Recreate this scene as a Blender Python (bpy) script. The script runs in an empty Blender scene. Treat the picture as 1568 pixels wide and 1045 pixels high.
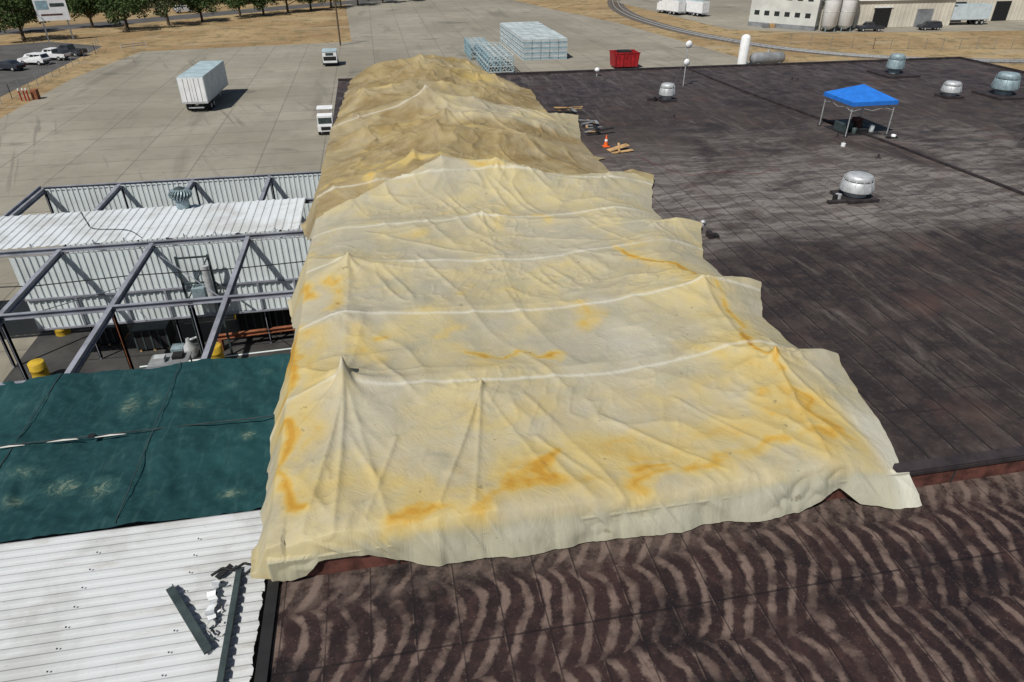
import bpy, math, random
import numpy as np
from mathutils import Vector, Matrix
random.seed(7); rng=np.random.default_rng(7)
D=bpy.data; SC=bpy.context.scene; COL=SC.collection

# ------------------------------------------------------------------ node helper
class G:
    def __init__(s,name,rough=0.7,metal=0.0,spec=0.3):
        s.m=D.materials.new(name); s.m.use_nodes=True; s.t=s.m.node_tree; s.b=s.t.nodes['Principled BSDF']
        s.b.inputs['Roughness'].default_value=rough; s.b.inputs['Metallic'].default_value=metal
        s.b.inputs['Specular IOR Level'].default_value=spec; s._p=None
    def n(s,t): return s.t.nodes.new(t)
    def put(s,inp,v):
        if isinstance(v,(int,float)):
            try: inp.default_value=v
            except Exception: inp.default_value=(v,v,v)
        elif isinstance(v,(tuple,list)):
            inp.default_value=tuple(v)+((1,) if len(v)==3 and inp.type=='RGBA' else ())
        else: s.t.links.new(v,inp)
    def M(s,op,a,b=0.0,c=0.0,clamp=False):
        q=s.n('ShaderNodeMath'); q.operation=op; q.use_clamp=clamp
        s.put(q.inputs[0],a); s.put(q.inputs[1],b)
        if op in('MULTIPLY_ADD','COMPARE','SMOOTH_MIN'): s.put(q.inputs[2],c)
        return q.outputs[0]
    def add(s,a,b): return s.M('ADD',a,b)
    def mul(s,a,b): return s.M('MULTIPLY',a,b)
    def pos(s):
        if s._p is None:
            g=s.n('ShaderNodeNewGeometry'); x=s.n('ShaderNodeSeparateXYZ'); s.t.links.new(g.outputs['Position'],x.inputs[0])
            s._p=(g.outputs['Position'],x.outputs[0],x.outputs[1],x.outputs[2])
        return s._p
    def opos(s):
        g=s.n('ShaderNodeTexCoord'); return g.outputs['Object']
    def vec(s,x,y,z=0.0):
        c=s.n('ShaderNodeCombineXYZ'); s.put(c.inputs[0],x);s.put(c.inputs[1],y);s.put(c.inputs[2],z); return c.outputs[0]
    def noise(s,v,scale=1,detail=4,rough=0.55,dist=0.0):
        q=s.n('ShaderNodeTexNoise'); s.put(q.inputs['Vector'],v); q.inputs['Scale'].default_value=scale
        q.inputs['Detail'].default_value=detail; q.inputs['Roughness'].default_value=rough; q.inputs['Distortion'].default_value=dist
        return q.outputs['Fac']
    def mr(s,x,a,b,c=0.0,d=1.0,sm=True):
        q=s.n('ShaderNodeMapRange'); q.interpolation_type='SMOOTHSTEP' if sm else 'LINEAR'
        s.put(q.inputs[0],x)
        for i,v in enumerate((a,b,c,d)): q.inputs[i+1].default_value=v
        return q.outputs[0]
    def mix(s,f,a,b):
        q=s.n('ShaderNodeMix'); q.data_type='RGBA'; s.put(q.inputs[0],f); s.put(q.inputs[6],a); s.put(q.inputs[7],b); return q.outputs[2]
    def line(s,x,spacing,width,off=0.0):   # 1 on thin lines
        q=s.M('FRACT',s.M('DIVIDE',s.add(x,off),spacing)); q=s.M('ABSOLUTE',s.M('SUBTRACT',q,0.5))
        return s.mr(q,0.5-width/spacing,0.5-width/spacing*0.4)
    def attr(s,name):
        a=s.n('ShaderNodeAttribute'); a.attribute_name=name
        x=s.n('ShaderNodeSeparateColor'); s.t.links.new(a.outputs['Color'],x.inputs[0]); return x.outputs
    def col(s,c): s.put(s.b.inputs['Base Color'],c); return s
    def rough(s,c): s.put(s.b.inputs['Roughness'],c); return s
    def bump(s,h,strength=0.3,dist=0.02):
        q=s.n('ShaderNodeBump'); q.inputs['Strength'].default_value=strength; q.inputs['Distance'].default_value=dist
        s.put(q.inputs['Height'],h); s.t.links.new(q.outputs[0],s.b.inputs['Normal']); return s

def simple(name,c,rough=0.6,metal=0.0,var=0.25,scale=1.5,spec=0.3):
    g=G(name,rough,metal,spec); v=g.opos(); f=g.noise(v,scale,5,0.6)
    f=g.mr(f,0.3,0.7)
    g.col(g.mix(f,tuple(x*(1-var) for x in c),tuple(min(1,x*(1+var*0.6)) for x in c)))
    return g.m

# ------------------------------------------------------------------ mesh helper
class MB:
    def __init__(s): s.v=[];s.f=[];s.mi=[];s.mats=[];s.sm=[]
    def mat(s,m):
        if m not in s.mats: s.mats.append(m)
        return s.mats.index(m)
    def add(s,vs,fs,m,smooth=False):
        o=len(s.v); s.v+= [tuple(x) for x in vs]; k=s.mat(m)
        for f in fs: s.f.append(tuple(i+o for i in f)); s.mi.append(k); s.sm.append(smooth)
    def box(s,x0,x1,y0,y1,z0,z1,m,M=None):
        vs=[Vector((x,y,z)) for z in(z0,z1) for y in(y0,y1) for x in(x0,x1)]
        if M is not None: vs=[M@v for v in vs]
        s.add(vs,[(0,2,3,1),(4,5,7,6),(0,1,5,4),(2,6,7,3),(0,4,6,2),(1,3,7,5)],m)
    def beam(s,a,b,w,h,m,up=(0,0,1)):
        a=Vector(a);b=Vector(b);d=(b-a);L=d.length;d.normalize();u=Vector(up)
        if abs(d.dot(u))>0.98:u=Vector((0,1,0))
        r=d.cross(u).normalized();u=r.cross(d)
        vs=[p+r*sx*w/2+u*sz*h/2 for p in(a,b) for sz in(-1,1) for sx in(-1,1)]
        s.add(vs,[(0,1,3,2),(4,6,7,5),(0,4,5,1),(2,3,7,6),(0,2,6,4),(1,5,7,3)],m)
    def ibeam(s,a,b,w,h,m):
        t=0.03; a=Vector(a);b=Vector(b);z=Vector((0,0,1))
        s.beam(a+z*(h/2-t/2),b+z*(h/2-t/2),w,t,m); s.beam(a-z*(h/2-t/2),b-z*(h/2-t/2),w,t,m); s.beam(a,b,t,h-2*t-0.004,m)
    def lathe(s,c,prof,m,n=20,smooth=True,axis='z'):
        vs=[];c=Vector(c)
        for r,z in prof:
            for i in range(n):
                a=2*math.pi*i/n; p=(r*math.cos(a),r*math.sin(a),z)
                if axis=='x': p=(z,p[0],p[1])
                if axis=='y': p=(p[0],z,p[1])
                vs.append(c+Vector(p))
        fs=[(k*n+i,k*n+(i+1)%n,(k+1)*n+(i+1)%n,(k+1)*n+i) for k in range(len(prof)-1) for i in range(n)]
        s.add(vs,fs,m,smooth)
        s.add(vs[:n],[tuple(range(n-1,-1,-1))],m); s.add(vs[-n:],[tuple(range(n))],m)
    def cyl(s,c,r,h,m,n=14,axis='z'): s.lathe(c,[(r,0),(r,h)],m,n,True,axis)
    def tube(s,pts,r,m,n=6):
        for a,b in zip(pts[:-1],pts[1:]): 
            a=Vector(a);b=Vector(b);d=(b-a).normalized();u=Vector((0,0,1)) if abs(d.z)<.9 else Vector((1,0,0))
            p=d.cross(u).normalized();q=p.cross(d)
            vs=[e+ (p*math.cos(2*math.pi*i/n)+q*math.sin(2*math.pi*i/n))*r for e in(a,b) for i in range(n)]
            s.add(vs,[(i,(i+1)%n,n+(i+1)%n,n+i) for i in range(n)],m,True)
    def corr(s,o,U,lu,V,lv,pitch,depth,m,lift=None,flat=0.55,rag=0.0):
        """trapezoid corrugated sheet: ribs run along V, repeat along U"""
        o=Vector(o);U=Vector(U).normalized();V=Vector(V).normalized();N=U.cross(V).normalized() if lift is None else Vector(lift)
        k=int(lu/pitch); pr=[]
        for i in range(k):
            b=i*pitch; pr+=[(b,0),(b+pitch*flat,0),(b+pitch*(flat+.1),depth),(b+pitch*0.9,depth)]
        pr.append((k*pitch,0))
        vs=[];
        for i,(a,d) in enumerate(pr):
            e=rag*random.uniform(-1,1)
            vs+= [o+U*a+N*d, o+U*a+N*d+V*(lv+e)]
        s.add(vs,[(2*i,2*i+2,2*i+3,2*i+1) for i in range(len(pr)-1)],m)
    def obj(s,name,parent=None,loc=None):
        me=D.meshes.new(name); me.from_pydata(s.v,[],s.f)
        for m in s.mats: me.materials.append(m)
        me.polygons.foreach_set('material_index',s.mi); me.polygons.foreach_set('use_smooth',s.sm); me.update()
        ob=D.objects.new(name,me); COL.objects.link(ob)
        if loc is not None: ob.location=loc
        if parent: ob.parent=parent
        return ob
def empty(name,loc=(0,0,0)):
    e=D.objects.new(name,None); e.location=loc; COL.objects.link(e); return e
def sheet(name,pts,z,m,parent=None):
    me=D.meshes.new(name); me.from_pydata([(x,y,z) for x,y in pts],[],[tuple(range(len(pts)))]); me.materials.append(m)
    ob=D.objects.new(name,me); COL.objects.link(ob)
    if parent: ob.parent=parent
    return ob

# numpy value noise
def vnoise(x,y,seed=0):
    r=np.random.default_rng(seed); T=r.random((256,256))
    xi=np.floor(x).astype(int);yi=np.floor(y).astype(int);fx=x-xi;fy=y-yi
    fx=fx*fx*(3-2*fx);fy=fy*fy*(3-2*fy)
    a=T[xi%256,yi%256];b=T[(xi+1)%256,yi%256];c=T[xi%256,(yi+1)%256];d=T[(xi+1)%256,(yi+1)%256]
    return (a*(1-fx)+b*fx)*(1-fy)+(c*(1-fx)+d*fx)*fy
def fbm(x,y,seed=0,o=4):
    s=0;a=1;t=0
    for i in range(o): s=s+a*vnoise(x*2**i+i*17.3,y*2**i+i*9.1,seed+i);t+=a;a*=.5
    return s/t
def sst(x,a,b):
    t=np.clip((x-a)/(b-a),0,1);return t*t*(3-2*t)

# ------------------------------------------------------------------ materials
def mat_ground():
    g=G('dry_grass',0.95,0,0.1); v,x,y,z=g.pos()
    a=g.noise(v,0.05,6,0.65); b=g.noise(v,1.2,5,0.7); c=g.noise(v,0.3,4,0.6)
    k=g.mix(g.mr(a,.35,.65),(0.26,0.175,0.09),(0.37,0.275,0.15))
    k=g.mix(g.mul(g.mr(b,.4,.7),0.6),k,(0.19,0.135,0.07))
    k=g.mix(g.mul(g.mr(c,.48,.64),0.65),k,(0.14,0.118,0.062))
    tr=g.noise(g.vec(g.mul(x,0.04),g.mul(y,0.25)),1,4,.6,.5); k=g.mix(g.mul(g.mr(tr,.55,.66),.5),k,(0.34,0.29,0.21))
    g.col(k); g.bump(b,0.6,0.1); return g.m
def mat_concrete():
    g=G('concrete_yard',0.85,0,0.25); v,x,y,z=g.pos()
    a=g.noise(v,0.045,5,0.6,0.4); b=g.noise(v,0.5,5,0.65); c=g.noise(v,8,3,0.6)
    k=g.mix(g.mr(a,.35,.68),(0.235,0.215,0.170),(0.315,0.292,0.238))
    k=g.mix(g.mul(g.mr(b,.45,.75),0.4),k,(0.17,0.157,0.130))
    st=g.noise(g.vec(g.mul(x,0.22),g.mul(y,0.035)),1,4,0.6,0.6); k=g.mix(g.mul(g.mr(st,.54,.70),0.5),k,(0.13,0.118,0.096))
    bl=g.noise(g.vec(g.mul(x,0.09),g.mul(y,0.16),7.0),1,4,0.55,0.3); k=g.mix(g.mul(g.mr(bl,.61,.70),0.6),k,(0.11,0.10,0.082))
    tk=g.noise(g.vec(g.mul(g.add(x,g.mul(y,0.35)),1.1),g.mul(y,0.05)),1,3,.6,.3); k=g.mix(g.mul(g.mul(g.mr(tk,.60,.70),g.mr(a,.45,.6)),.45),k,(0.09,0.082,0.07))
    sx=g.M('FLOOR',g.M('DIVIDE',x,6.0)); sy=g.M('FLOOR',g.M('DIVIDE',y,4.5)); w=g.n('ShaderNodeTexWhiteNoise'); g.put(w.inputs['Vector'],g.vec(sx,sy))
    k=g.mix(g.mul(w.outputs['Value'],0.22),k,(0.15,0.14,0.115))
    j=g.M('MAXIMUM',g.line(x,6.0,0.09),g.line(y,4.5,0.10)); k=g.mix(g.mul(g.mul(j,g.mr(b,.3,.55,.4,1)),0.6),k,(0.10,0.092,0.075))
    cr=g.n('ShaderNodeTexVoronoi'); cr.feature='DISTANCE_TO_EDGE'; cr.inputs['Scale'].default_value=0.07; g.put(cr.inputs['Vector'],g.vec(g.add(x,g.mul(b,5)),g.add(y,g.mul(a,12))))
    k=g.mix(g.mul(g.mr(cr.outputs['Distance'],0.001,0.006,1,0),0.22),k,(0.10,0.09,0.08))
    g.col(k); g.bump(c,0.2,0.01); return g.m
def mat_mainroof():
    g=G('dark_roof_membrane',0.62,0,0.3); v,x,y,z=g.pos()
    a=g.noise(v,0.10,5,0.6,0.5); b=g.noise(v,1.0,6,0.65); b2=g.noise(v,5.0,5,0.7)
    base=g.mix(g.mr(a,.38,.62),(0.023,0.017,0.0165),(0.047,0.036,0.032))
    base=g.mix(g.mul(g.mr(b,.42,.68),0.6),base,(0.066,0.050,0.043))
    sx=g.M('FLOOR',g.M('DIVIDE',x,0.95)); w=g.n('ShaderNodeTexWhiteNoise'); g.put(w.inputs['Vector'],g.vec(sx,1.0))
    base=g.mix(g.mul(w.outputs['Value'],0.28),base,(0.018,0.013,0.015))
    base=g.mix(g.mul(g.mr(b2,.5,.7),0.3),base,(0.10,0.08,0.07))
    s1=g.noise(g.vec(g.mul(x,1.9),g.mul(y,0.30)),1,6,0.68,0.6); m1=g.noise(v,0.2,3,0.5)
    k=g.mix(g.mul(g.mul(g.mr(s1,.50,.70),g.mr(m1,.36,.58)),0.5),base,(0.15,0.127,0.11))
    belt=g.mul(g.mr(g.add(y,g.mul(a,9)),27.0,32.0),g.mr(g.add(y,g.mul(a,16)),56,40))
    wobn=g.noise(v,0.45,4,.6)
    cr=g.noise(g.vec(g.mul(x,0.42),g.add(g.mul(y,1.9),g.mul(wobn,3.2))),1,5,0.68,0.9)
    bm=g.mr(g.noise(v,0.11,5,.62,.6),.38,.54)
    st=g.mul(g.mr(cr,.40,.62),bm)
    k=g.mix(g.mul(g.mul(bm,belt),0.5),k,(0.115,0.10,0.092))
    k=g.mix(g.mul(g.mul(st,belt),0.8),k,(0.21,0.19,0.175))
    far=g.mr(y,42,60); k=g.mix(g.mul(g.mul(far,g.mr(b,.35,.6)),0.45),k,(0.07,0.058,0.062))
    k=g.mix(g.mul(g.mul(far,g.mr(s1,.48,.66)),0.4),k,(0.105,0.092,0.092))
    k=g.mix(g.mul(g.mr(g.noise(g.vec(g.add(x,31),y),0.33,4,.6),.56,.74),0.5),k,(0.08,0.043,0.033))
    k=g.mix(g.mul(g.mr(g.noise(g.vec(g.add(x,71),g.mul(y,1.5)),0.22,5,.6),.56,.68),0.6),k,(0.015,0.011,0.012))
    wob=g.mul(g.add(g.noise(v,0.5,2,.5),-0.5),0.16)
    nearm=g.mr(y,42,27,.3,1)
    ln=g.mul(g.M('MAXIMUM',g.line(g.add(x,wob),0.95,0.04),g.mul(g.mul(g.line(g.add(y,g.mul(w.outputs['Value'],9)),9,0.05),0.6),g.mr(y,30,22))),nearm); k=g.mix(g.mul(g.mul(ln,g.mr(b,.3,.5,.35,1)),0.65),k,(0.007,0.006,0.007))
    l2=g.mul(g.mul(g.line(g.add(x,wob),0.95,0.03,0.07),g.mr(b,.46,.62)),nearm); k=g.mix(g.mul(l2,0.35),k,(0.14,0.118,0.10))
    g.col(k); g.rough(g.mr(b,.3,.7,.55,.8)); g.bump(g.add(g.add(b,g.mul(b2,.4)),g.mul(ln,-1.5)),0.5,0.02); return g.m
def mat_lowroof():
    g=G('swept_roof_coating',0.6,0,0.3); v,x,y,z=g.pos()
    n1=g.noise(v,0.30,3,0.5); n4=g.noise(v,0.95,3,0.55); n2=g.noise(v,2.6,6,0.74); n3=g.noise(g.vec(g.add(x,50),y),0.33,5,0.62); n5=g.noise(v,9,5,0.7)
    base=g.mix(g.mr(n3,.35,.65),(0.013,0.0085,0.009),(0.030,0.0165,0.0155))
    base=g.mix(g.mul(g.mr(n2,.45,.68),0.6),base,(0.056,0.028,0.023))
    yy=g.add(g.mul(y,1/2.3),g.mul(n1,1.1)); row=g.M('FLOOR',yy); fy=g.M('FRACT',yy); c=g.M('SUBTRACT',fy,0.5)
    w=g.n('ShaderNodeTexWhiteNoise'); g.put(w.inputs['Vector'],g.vec(row,3.0)); rv=w.outputs['Value']
    arc=g.mul(g.mul(c,c),g.add(g.mul(rv,1.6),1.7)); sl=g.mul(c,g.add(g.mul(rv,-1.6),0.3))
    ph=g.add(g.add(g.mul(x,1.95),g.add(arc,sl)),g.add(g.add(g.mul(n1,2.6),g.mul(n4,0.7)),rv))
    s=g.M('SINE',g.mul(ph,6.2832)); st=g.mr(g.add(g.add(s,g.mul(g.add(n2,-0.5),3.2)),g.mul(g.add(n5,-0.5),1.2)),-0.1,0.95)
    gap=g.mr(g.M('ABSOLUTE',c),0.5,0.36)
    msk=g.mul(g.mul(g.mr(n3,.30,.52),g.mr(g.noise(g.vec(g.mul(x,.9),g.mul(y,1.4),4.),1,4,.62),.36,.58,.2,1)),g.mr(gap,0,1,.45,1))
    k=g.mix(g.mul(g.mul(st,msk),0.9),base,(0.170,0.122,0.100))
    fine=g.noise(g.vec(g.mul(ph,16),g.mul(y,1.2)),1,3,.6); k=g.mix(g.mul(g.mul(g.mr(fine,.50,.68),g.mul(st,msk)),0.5),k,(0.045,0.028,0.024))
    ed=g.mul(g.mr(g.add(y,g.mul(n1,1.4)),10.5,11.4),g.mr(n2,.35,.6)); k=g.mix(g.mul(ed,0.5),k,(0.13,0.10,0.083))
    spk=g.mr(g.noise(v,24,2,.5),.66,.75); k=g.mix(g.mul(spk,0.4),k,(0.2,0.155,0.13))
    lv=g.mul(g.line(x,0.92,0.022,0.3),g.mr(n2,.35,.5)); ln=g.M('MAXIMUM',lv,g.line(y,3.3,0.035,1.2)); k=g.mix(g.mul(ln,0.7),k,(0.007,0.005,0.006))
    k=g.mix(g.mul(g.mul(g.line(x,0.92,0.018,0.34),g.mr(n2,.45,.6)),0.5),k,(0.16,0.115,0.09))
    k=g.mix(g.mul(g.mr(g.noise(g.vec(x,g.add(y,90)),0.42,5,.65),.57,.69),0.75),k,(0.012,0.009,0.010))
    g.col(k); g.rough(g.mr(n2,.3,.7,.45,.75)); g.bump(g.add(n2,g.add(g.mul(st,.4),g.mul(n5,.5))),0.45,0.02); return g.m
def mat_tarp():
    g=G('stained_plastic_tarp',0.5,0,0.2); v,x,y,z=g.pos(); A=g.attr('Mask'); st,wh,tan=A[0],A[1],A[2]
    a=g.noise(v,0.32,5,0.6,0.6); b=g.noise(v,1.6,6,0.65,0.4); c=g.noise(v,7,4,0.6)
    k=g.mix(g.mr(a,.36,.64),(0.345,0.31,0.215),(0.445,0.38,0.21))
    k=g.mix(g.mul(g.mr(b,.45,.68),0.45),k,(0.40,0.37,0.27))
    k=g.mix(g.mul(g.mr(g.noise(g.vec(g.add(x,40),y),0.25,4,.6),.47,.60),0.65),k,(0.37,0.345,0.27))
    k=g.mix(g.mul(g.mr(g.noise(g.vec(x,g.add(y,140)),0.6,5,.65,.5),.53,.66),0.45),k,(0.29,0.285,0.215))
    tk=g.mix(g.mr(a,.38,.62),(0.205,0.148,0.066),(0.30,0.235,0.118)); tk=g.mix(g.mul(g.mr(b,.42,.66),0.4),tk,(0.31,0.265,0.17))
    k=g.mix(tan,k,tk)
    k=g.mix(g.mul(g.mr(st,0.05,0.5),0.7),k,(0.475,0.36,0.125))
    k=g.mix(g.mul(g.mr(g.mul(st,g.add(b,0.5)),0.45,0.85),0.8),k,(0.46,0.285,0.05))
    k=g.mix(g.mul(g.mr(g.mul(st,g.add(b,0.5)),0.8,1.2),0.7),k,(0.40,0.20,0.02))
    sk=g.mul(g.mr(y,11.05,10.9),0.7); k=g.mix(sk,k,(0.31,0.31,0.24))
    k=g.mix(g.mul(wh,0.55),k,(0.57,0.565,0.50))
    k=g.mix(g.mul(g.mr(c,.60,.75),0.3),k,(0.22,0.19,0.12))
    sp=g.mr(g.noise(v,3.1,2,.5),.73,.76); k=g.mix(g.mul(sp,.5),k,(0.16,0.13,0.08))
    g.col(k)
    w1=g.noise(g.vec(g.mul(x,1.6),g.mul(y,1.2)),1,6,.62,1.2); w2=g.noise(g.vec(g.mul(g.add(x,y),2.6),g.mul(g.M('SUBTRACT',x,y),.9)),1,4,.6,1.6)
    g.bump(g.add(g.add(w1,g.mul(w2,.35)),g.mul(c,.12)),0.6,0.06)
    g.rough(g.mr(b,.3,.7,.5,.7)); return g.m
def mat_mesh():
    g=G('green_shade_cloth',0.7,0,0.2); v,x,y,z=g.pos(); A=g.noise(v,2.2,6,.78,2.6); b=g.noise(v,0.22,4,.6); c=g.noise(v,4,4,.6); P=g.attr('Mask')[0]; f=g.noise(g.vec(g.mul(x,5),g.mul(y,.8)),1,4,.65)
    k=g.mix(g.mr(b,.35,.65),(0.0075,0.037,0.041),(0.012,0.055,0.059))
    k=g.mix(g.mul(g.mr(c,.45,.68),0.35),k,(0.022,0.08,0.082))
    k=g.mix(g.mul(g.mr(f,.52,.7),0.3),k,(0.045,0.095,0.09))
    k=g.mix(g.mul(g.mr(g.mul(P,A),.25,.46),0.4),k,(0.05,0.11,0.095))
    k=g.mix(g.mul(g.mr(g.mul(P,A),.43,.54),0.55),k,(0.18,0.22,0.16))
    g.col(k); g.bump(c,.4,.03); return g.m
def mat_whitemetal(name='white_metal_panel',c=(0.62,0.66,0.68),d=(0.48,0.49,0.48),groove=0):
    g=G(name,0.45,0,0.35); v,x,y,z=g.pos(); a=g.noise(v,0.5,5,.6,.5); b=g.noise(g.vec(g.mul(x,.6),g.mul(y,3.)),1,5,.65)
    k=g.mix(g.mr(a,.4,.7),c,d); k=g.mix(g.mul(g.mr(b,.52,.75),.45),k,(0.30,0.27,0.22))
    if groove:
        gl=g.line(g.add(y,6.0),.27,.05,-.25); k=g.mix(g.mul(gl,g.mr(a,.3,.7,.45,.8)),k,(0.14,0.135,0.125))
    k=g.mix(g.mul(g.mr(g.noise(v,5,4,.7),.62,.74),.3),k,(0.22,0.17,0.12)); g.col(k); return g.m
def mat_foliage(name,c1,c2):
    g=G(name,0.75,0,0.2); v,x,y,z=g.pos(); a=g.noise(v,0.55,4,.6); c=g.noise(v,3.5,2,.6)
    k=g.mix(g.mr(a,.35,.65),c1,c2); k=g.mix(g.mul(g.mr(c,.4,.7),.5),k,tuple(x*1.5 for x in c2)); g.col(k); return g.m

MG=mat_ground(); MC=mat_concrete(); MR=mat_mainroof(); ML=mat_lowroof(); MT=mat_tarp(); MM=mat_mesh(); MW=mat_whitemetal()
MNEAR=mat_whitemetal('near_roof_metal',(0.54,0.56,0.57),(0.42,0.43,0.425),1)
MASP=simple('asphalt',(0.085,0.083,0.08),.9,0,.25,.3)
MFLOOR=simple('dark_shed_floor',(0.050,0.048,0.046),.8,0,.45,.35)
MSTEEL=simple('grey_painted_steel',(0.27,0.28,0.32),.5,0.1,.3,1.0)
MDSTEEL=simple('dark_green_steel',(0.055,0.075,0.075),.5,0.2,.35,2)
MRUST=simple('rusty_steel',(0.24,0.09,0.045),.8,0,.4,3)
MBLK=simple('black_rubber',(0.015,0.015,0.016),.7,0,.3,2)
MGALV=simple('galvanised_metal',(0.50,0.52,0.53),.5,0.35,.2,3,.4)
MGALVB=simple('aged_bluish_metal',(0.26,0.34,0.37),.55,0.25,.25,3,.4)
MWHITE=simple('white_paint',(0.74,0.75,0.76),.45,0,.1,1)
MWALL=mat_whitemetal('wall_panel',(0.64,0.70,0.70),(0.54,0.59,0.59))
MWALLG=simple('grey_wall_panel',(0.20,0.21,0.22),.7,0,.3,.6)
MFASC=simple('red_brown_fascia',(0.11,0.042,0.032),.7,0,.6,2.5)
MCURB=simple('roof_curb_dark',(0.035,0.028,0.03),.7,0,.4,2)
MYEL=simple('yellow_paint',(0.50,0.33,0.03),.5,0,.3,2)
MBLUE=simple('blue_canvas',(0.02,0.16,0.58),.6,0,.15,2)
MRED=simple('red_paint',(0.33,0.015,0.02),.5,0,.35,1.5)
MCORD=simple('red_cord',(0.16,0.03,0.03),.6,0,.3,1)
MORG=simple('orange_plastic',(0.75,0.13,0.02),.5,0,.15,2)
MWOOD=simple('raw_lumber',(0.44,0.28,0.13),.8,0,.35,3)
MGLASS=simple('dark_glass',(0.02,0.025,0.03),.12,0,.2,1,.6)
MTRAILROOF=simple('trailer_roof',(0.36,0.46,0.49),.5,0,.2,.8)
MTRSIDE=simple('trailer_side',(0.52,0.59,0.62),.45,0,.12,.8)
MBLUEP=simple('pale_blue_crate',(0.24,0.36,0.41),.6,0,.25,1.2)
MCRW=simple('pale_crate_wrap',(0.44,0.50,0.51),.6,0,.2,.5)
MBEIGE=simple('beige_wall',(0.60,0.56,0.47),.8,0,.15,.3)
MGREYW=simple('pale_grey_wall',(0.54,0.55,0.52),.8,0,.15,.3)
MROOFL=simple('pale_roof',(0.62,0.61,0.56),.7,0,.15,.2)
MTRUNK=simple('bark',(0.10,0.075,0.05),.9,0,.3,2)
MBALL=simple('rail_ballast',(0.115,0.10,0.085),.95,0,.4,1.2)
MTRACK=simple('dirt_track_soil',(0.19,0.16,0.12),.95,0,.3,.6)
MLEAF=mat_foliage('tree_leaves',(0.020,0.040,0.012),(0.055,0.085,0.025))
MLEAF2=mat_foliage('olive_leaves',(0.03,0.045,0.018),(0.075,0.095,0.04))

# ------------------------------------------------------------------ ground
me=sheet('ground',[(-1500,-300),(1500,-300),(1500,2500),(-1500,2500)],0,MG)
sheet('concrete_yard',[(-44,-60),(62,-60),(62,112),(59,140),(56,165),(48,195),(42,222),(36,262),(-7,262),(-6,205),(-4,147),(-41,142),(-44.5,118)],0.004,MC)
sheet('side_street',[(-300,60),(-49.5,60),(-49.5,104),(-49.8,150),(-62,158),(-300,40)],0.004,MASP)
def strip(name,pts,w,z,m):
    L=[];R=[]
    for i,p in enumerate(pts):
        a=Vector(pts[max(i-1,0)]);b=Vector(pts[min(i+1,len(pts)-1)]);d=(b-a).normalized();n=Vector((-d.y,d.x));p=Vector(p)
        L.append(p+n*w/2);R.append(p-n*w/2)
    n=len(pts);me=D.meshes.new(name);me.from_pydata([(q.x,q.y,z) for q in L+R],[],[(n+i,n+i+1,i+1,i) for i in range(n-1)]);me.materials.append(m)
    o=D.objects.new(name,me);COL.objects.link(o);return o
strip('road',[(-260,70),(-120,148),(-62,183),(-25,211),(22,243),(120,300),(300,380)],9,0.006,MASP)
trk=[(130,262),(96,246),(77,226),(68,203),(64,182),(63.5,165),(65,150),(68,138),(74,124),(83,114),(96,107),(115,102.5),(150,99),(260,95)]
def cat(P,k=6):
    out=[]
    for i in range(len(P)-1):
        p0=Vector(P[max(i-1,0)]);p1=Vector(P[i]);p2=Vector(P[i+1]);p3=Vector(P[min(i+2,len(P)-1)])
        for j in range(k):
            t=j/k; out.append(tuple(0.5*((2*p1)+(p2-p0)*t+(2*p0-5*p1+4*p2-p3)*t*t+(3*p1-p0-3*p2+p3)*t**3)))
    out.append(tuple(P[-1]));return out
tc=cat(trk); strip('railway_ballast',tc,4.6,0.008,MBALL)
for off in(-0.75,0.75):
    P=[]
    for i,p in enumerate(tc):
        a=Vector(tc[max(i-1,0)]);b=Vector(tc[min(i+1,len(tc)-1)]);d=(b-a).normalized();P.append((p[0]-d.y*off,p[1]+d.x*off))
    mb=MB(); 
    for a,b in zip(P[:-1],P[1:]): mb.beam((a[0],a[1],.1),(b[0],b[1],.1),.12,.16,MGALV)
    mb.obj('railway_rail')
mb=MB()
for i in range(len(tc)-1):
    a=Vector(tc[i]);b=Vector(tc[i+1]);d=(b-a);n_=max(1,int(d.length/1.2));dn=d.normalized()
    for k in range(n_):
        p=a+d*k/n_; q=Vector((-dn.y,dn.x)); mb.beam((p.x-q.x*1.3,p.y-q.y*1.3,.03),(p.x+q.x*1.3,p.y+q.y*1.3,.03),.25,.04,MTRUNK)
mb.obj('railway_sleepers')
strip('dirt_track',[(60,250),(80,205),(84,178),(100,160),(175,138),(300,132)],7,0.006,MTRACK)
sheet('industrial_lot',[(76,150),(92,141),(160,134),(300,130),(300,260),(70,215)],0.010,MC)

# ------------------------------------------------------------------ main building
B=empty('warehouse_building')
mb=MB(); mb.box(-3.3,59,11.1,65,7.75,8.0,MR); mb.obj('main_roof',B)
mb=MB(); mb.box(-3.15,58.8,11.3,64.8,0.02,7.74,MWALLG); mb.obj('main_walls',B)
mb=MB(); mb.box(-3.2,70,-8,11.0,7.2,7.4,ML); mb.obj('lower_roof',B)
mb=MB(); mb.box(-3.0,69,-7.8,10.9,0.02,7.19,MWALLG); mb.obj('lower_walls',B)
mb=MB(); mb.box(-3.3,59,11.0,11.096,7.40,7.93,MFASC); mb.box(-3.34,59,10.97,11.30,8.003,8.06,MCURB)
mb.box(-3.34,59,10.95,10.99,7.90,8.0,MCURB)
x=-3.0
while x<58: mb.box(x,x+.05,10.975,10.998,7.42,7.88,MCURB); x+=2.4
mb.obj('roof_fascia',B)
mb=MB(); mb.box(-3.3,59.05,64.8,65.06,8.003,8.18,MCURB); mb.box(58.8,59.06,11.3,64.79,8.003,8.18,MCURB); mb.obj('roof_edge_curb',B)
mb=MB(); P=cat([(29.2,64.5),(29.6,56),(30.3,48),(31.3,40),(31.8,33),(32.2,26),(32.4,12)],5)
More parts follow.
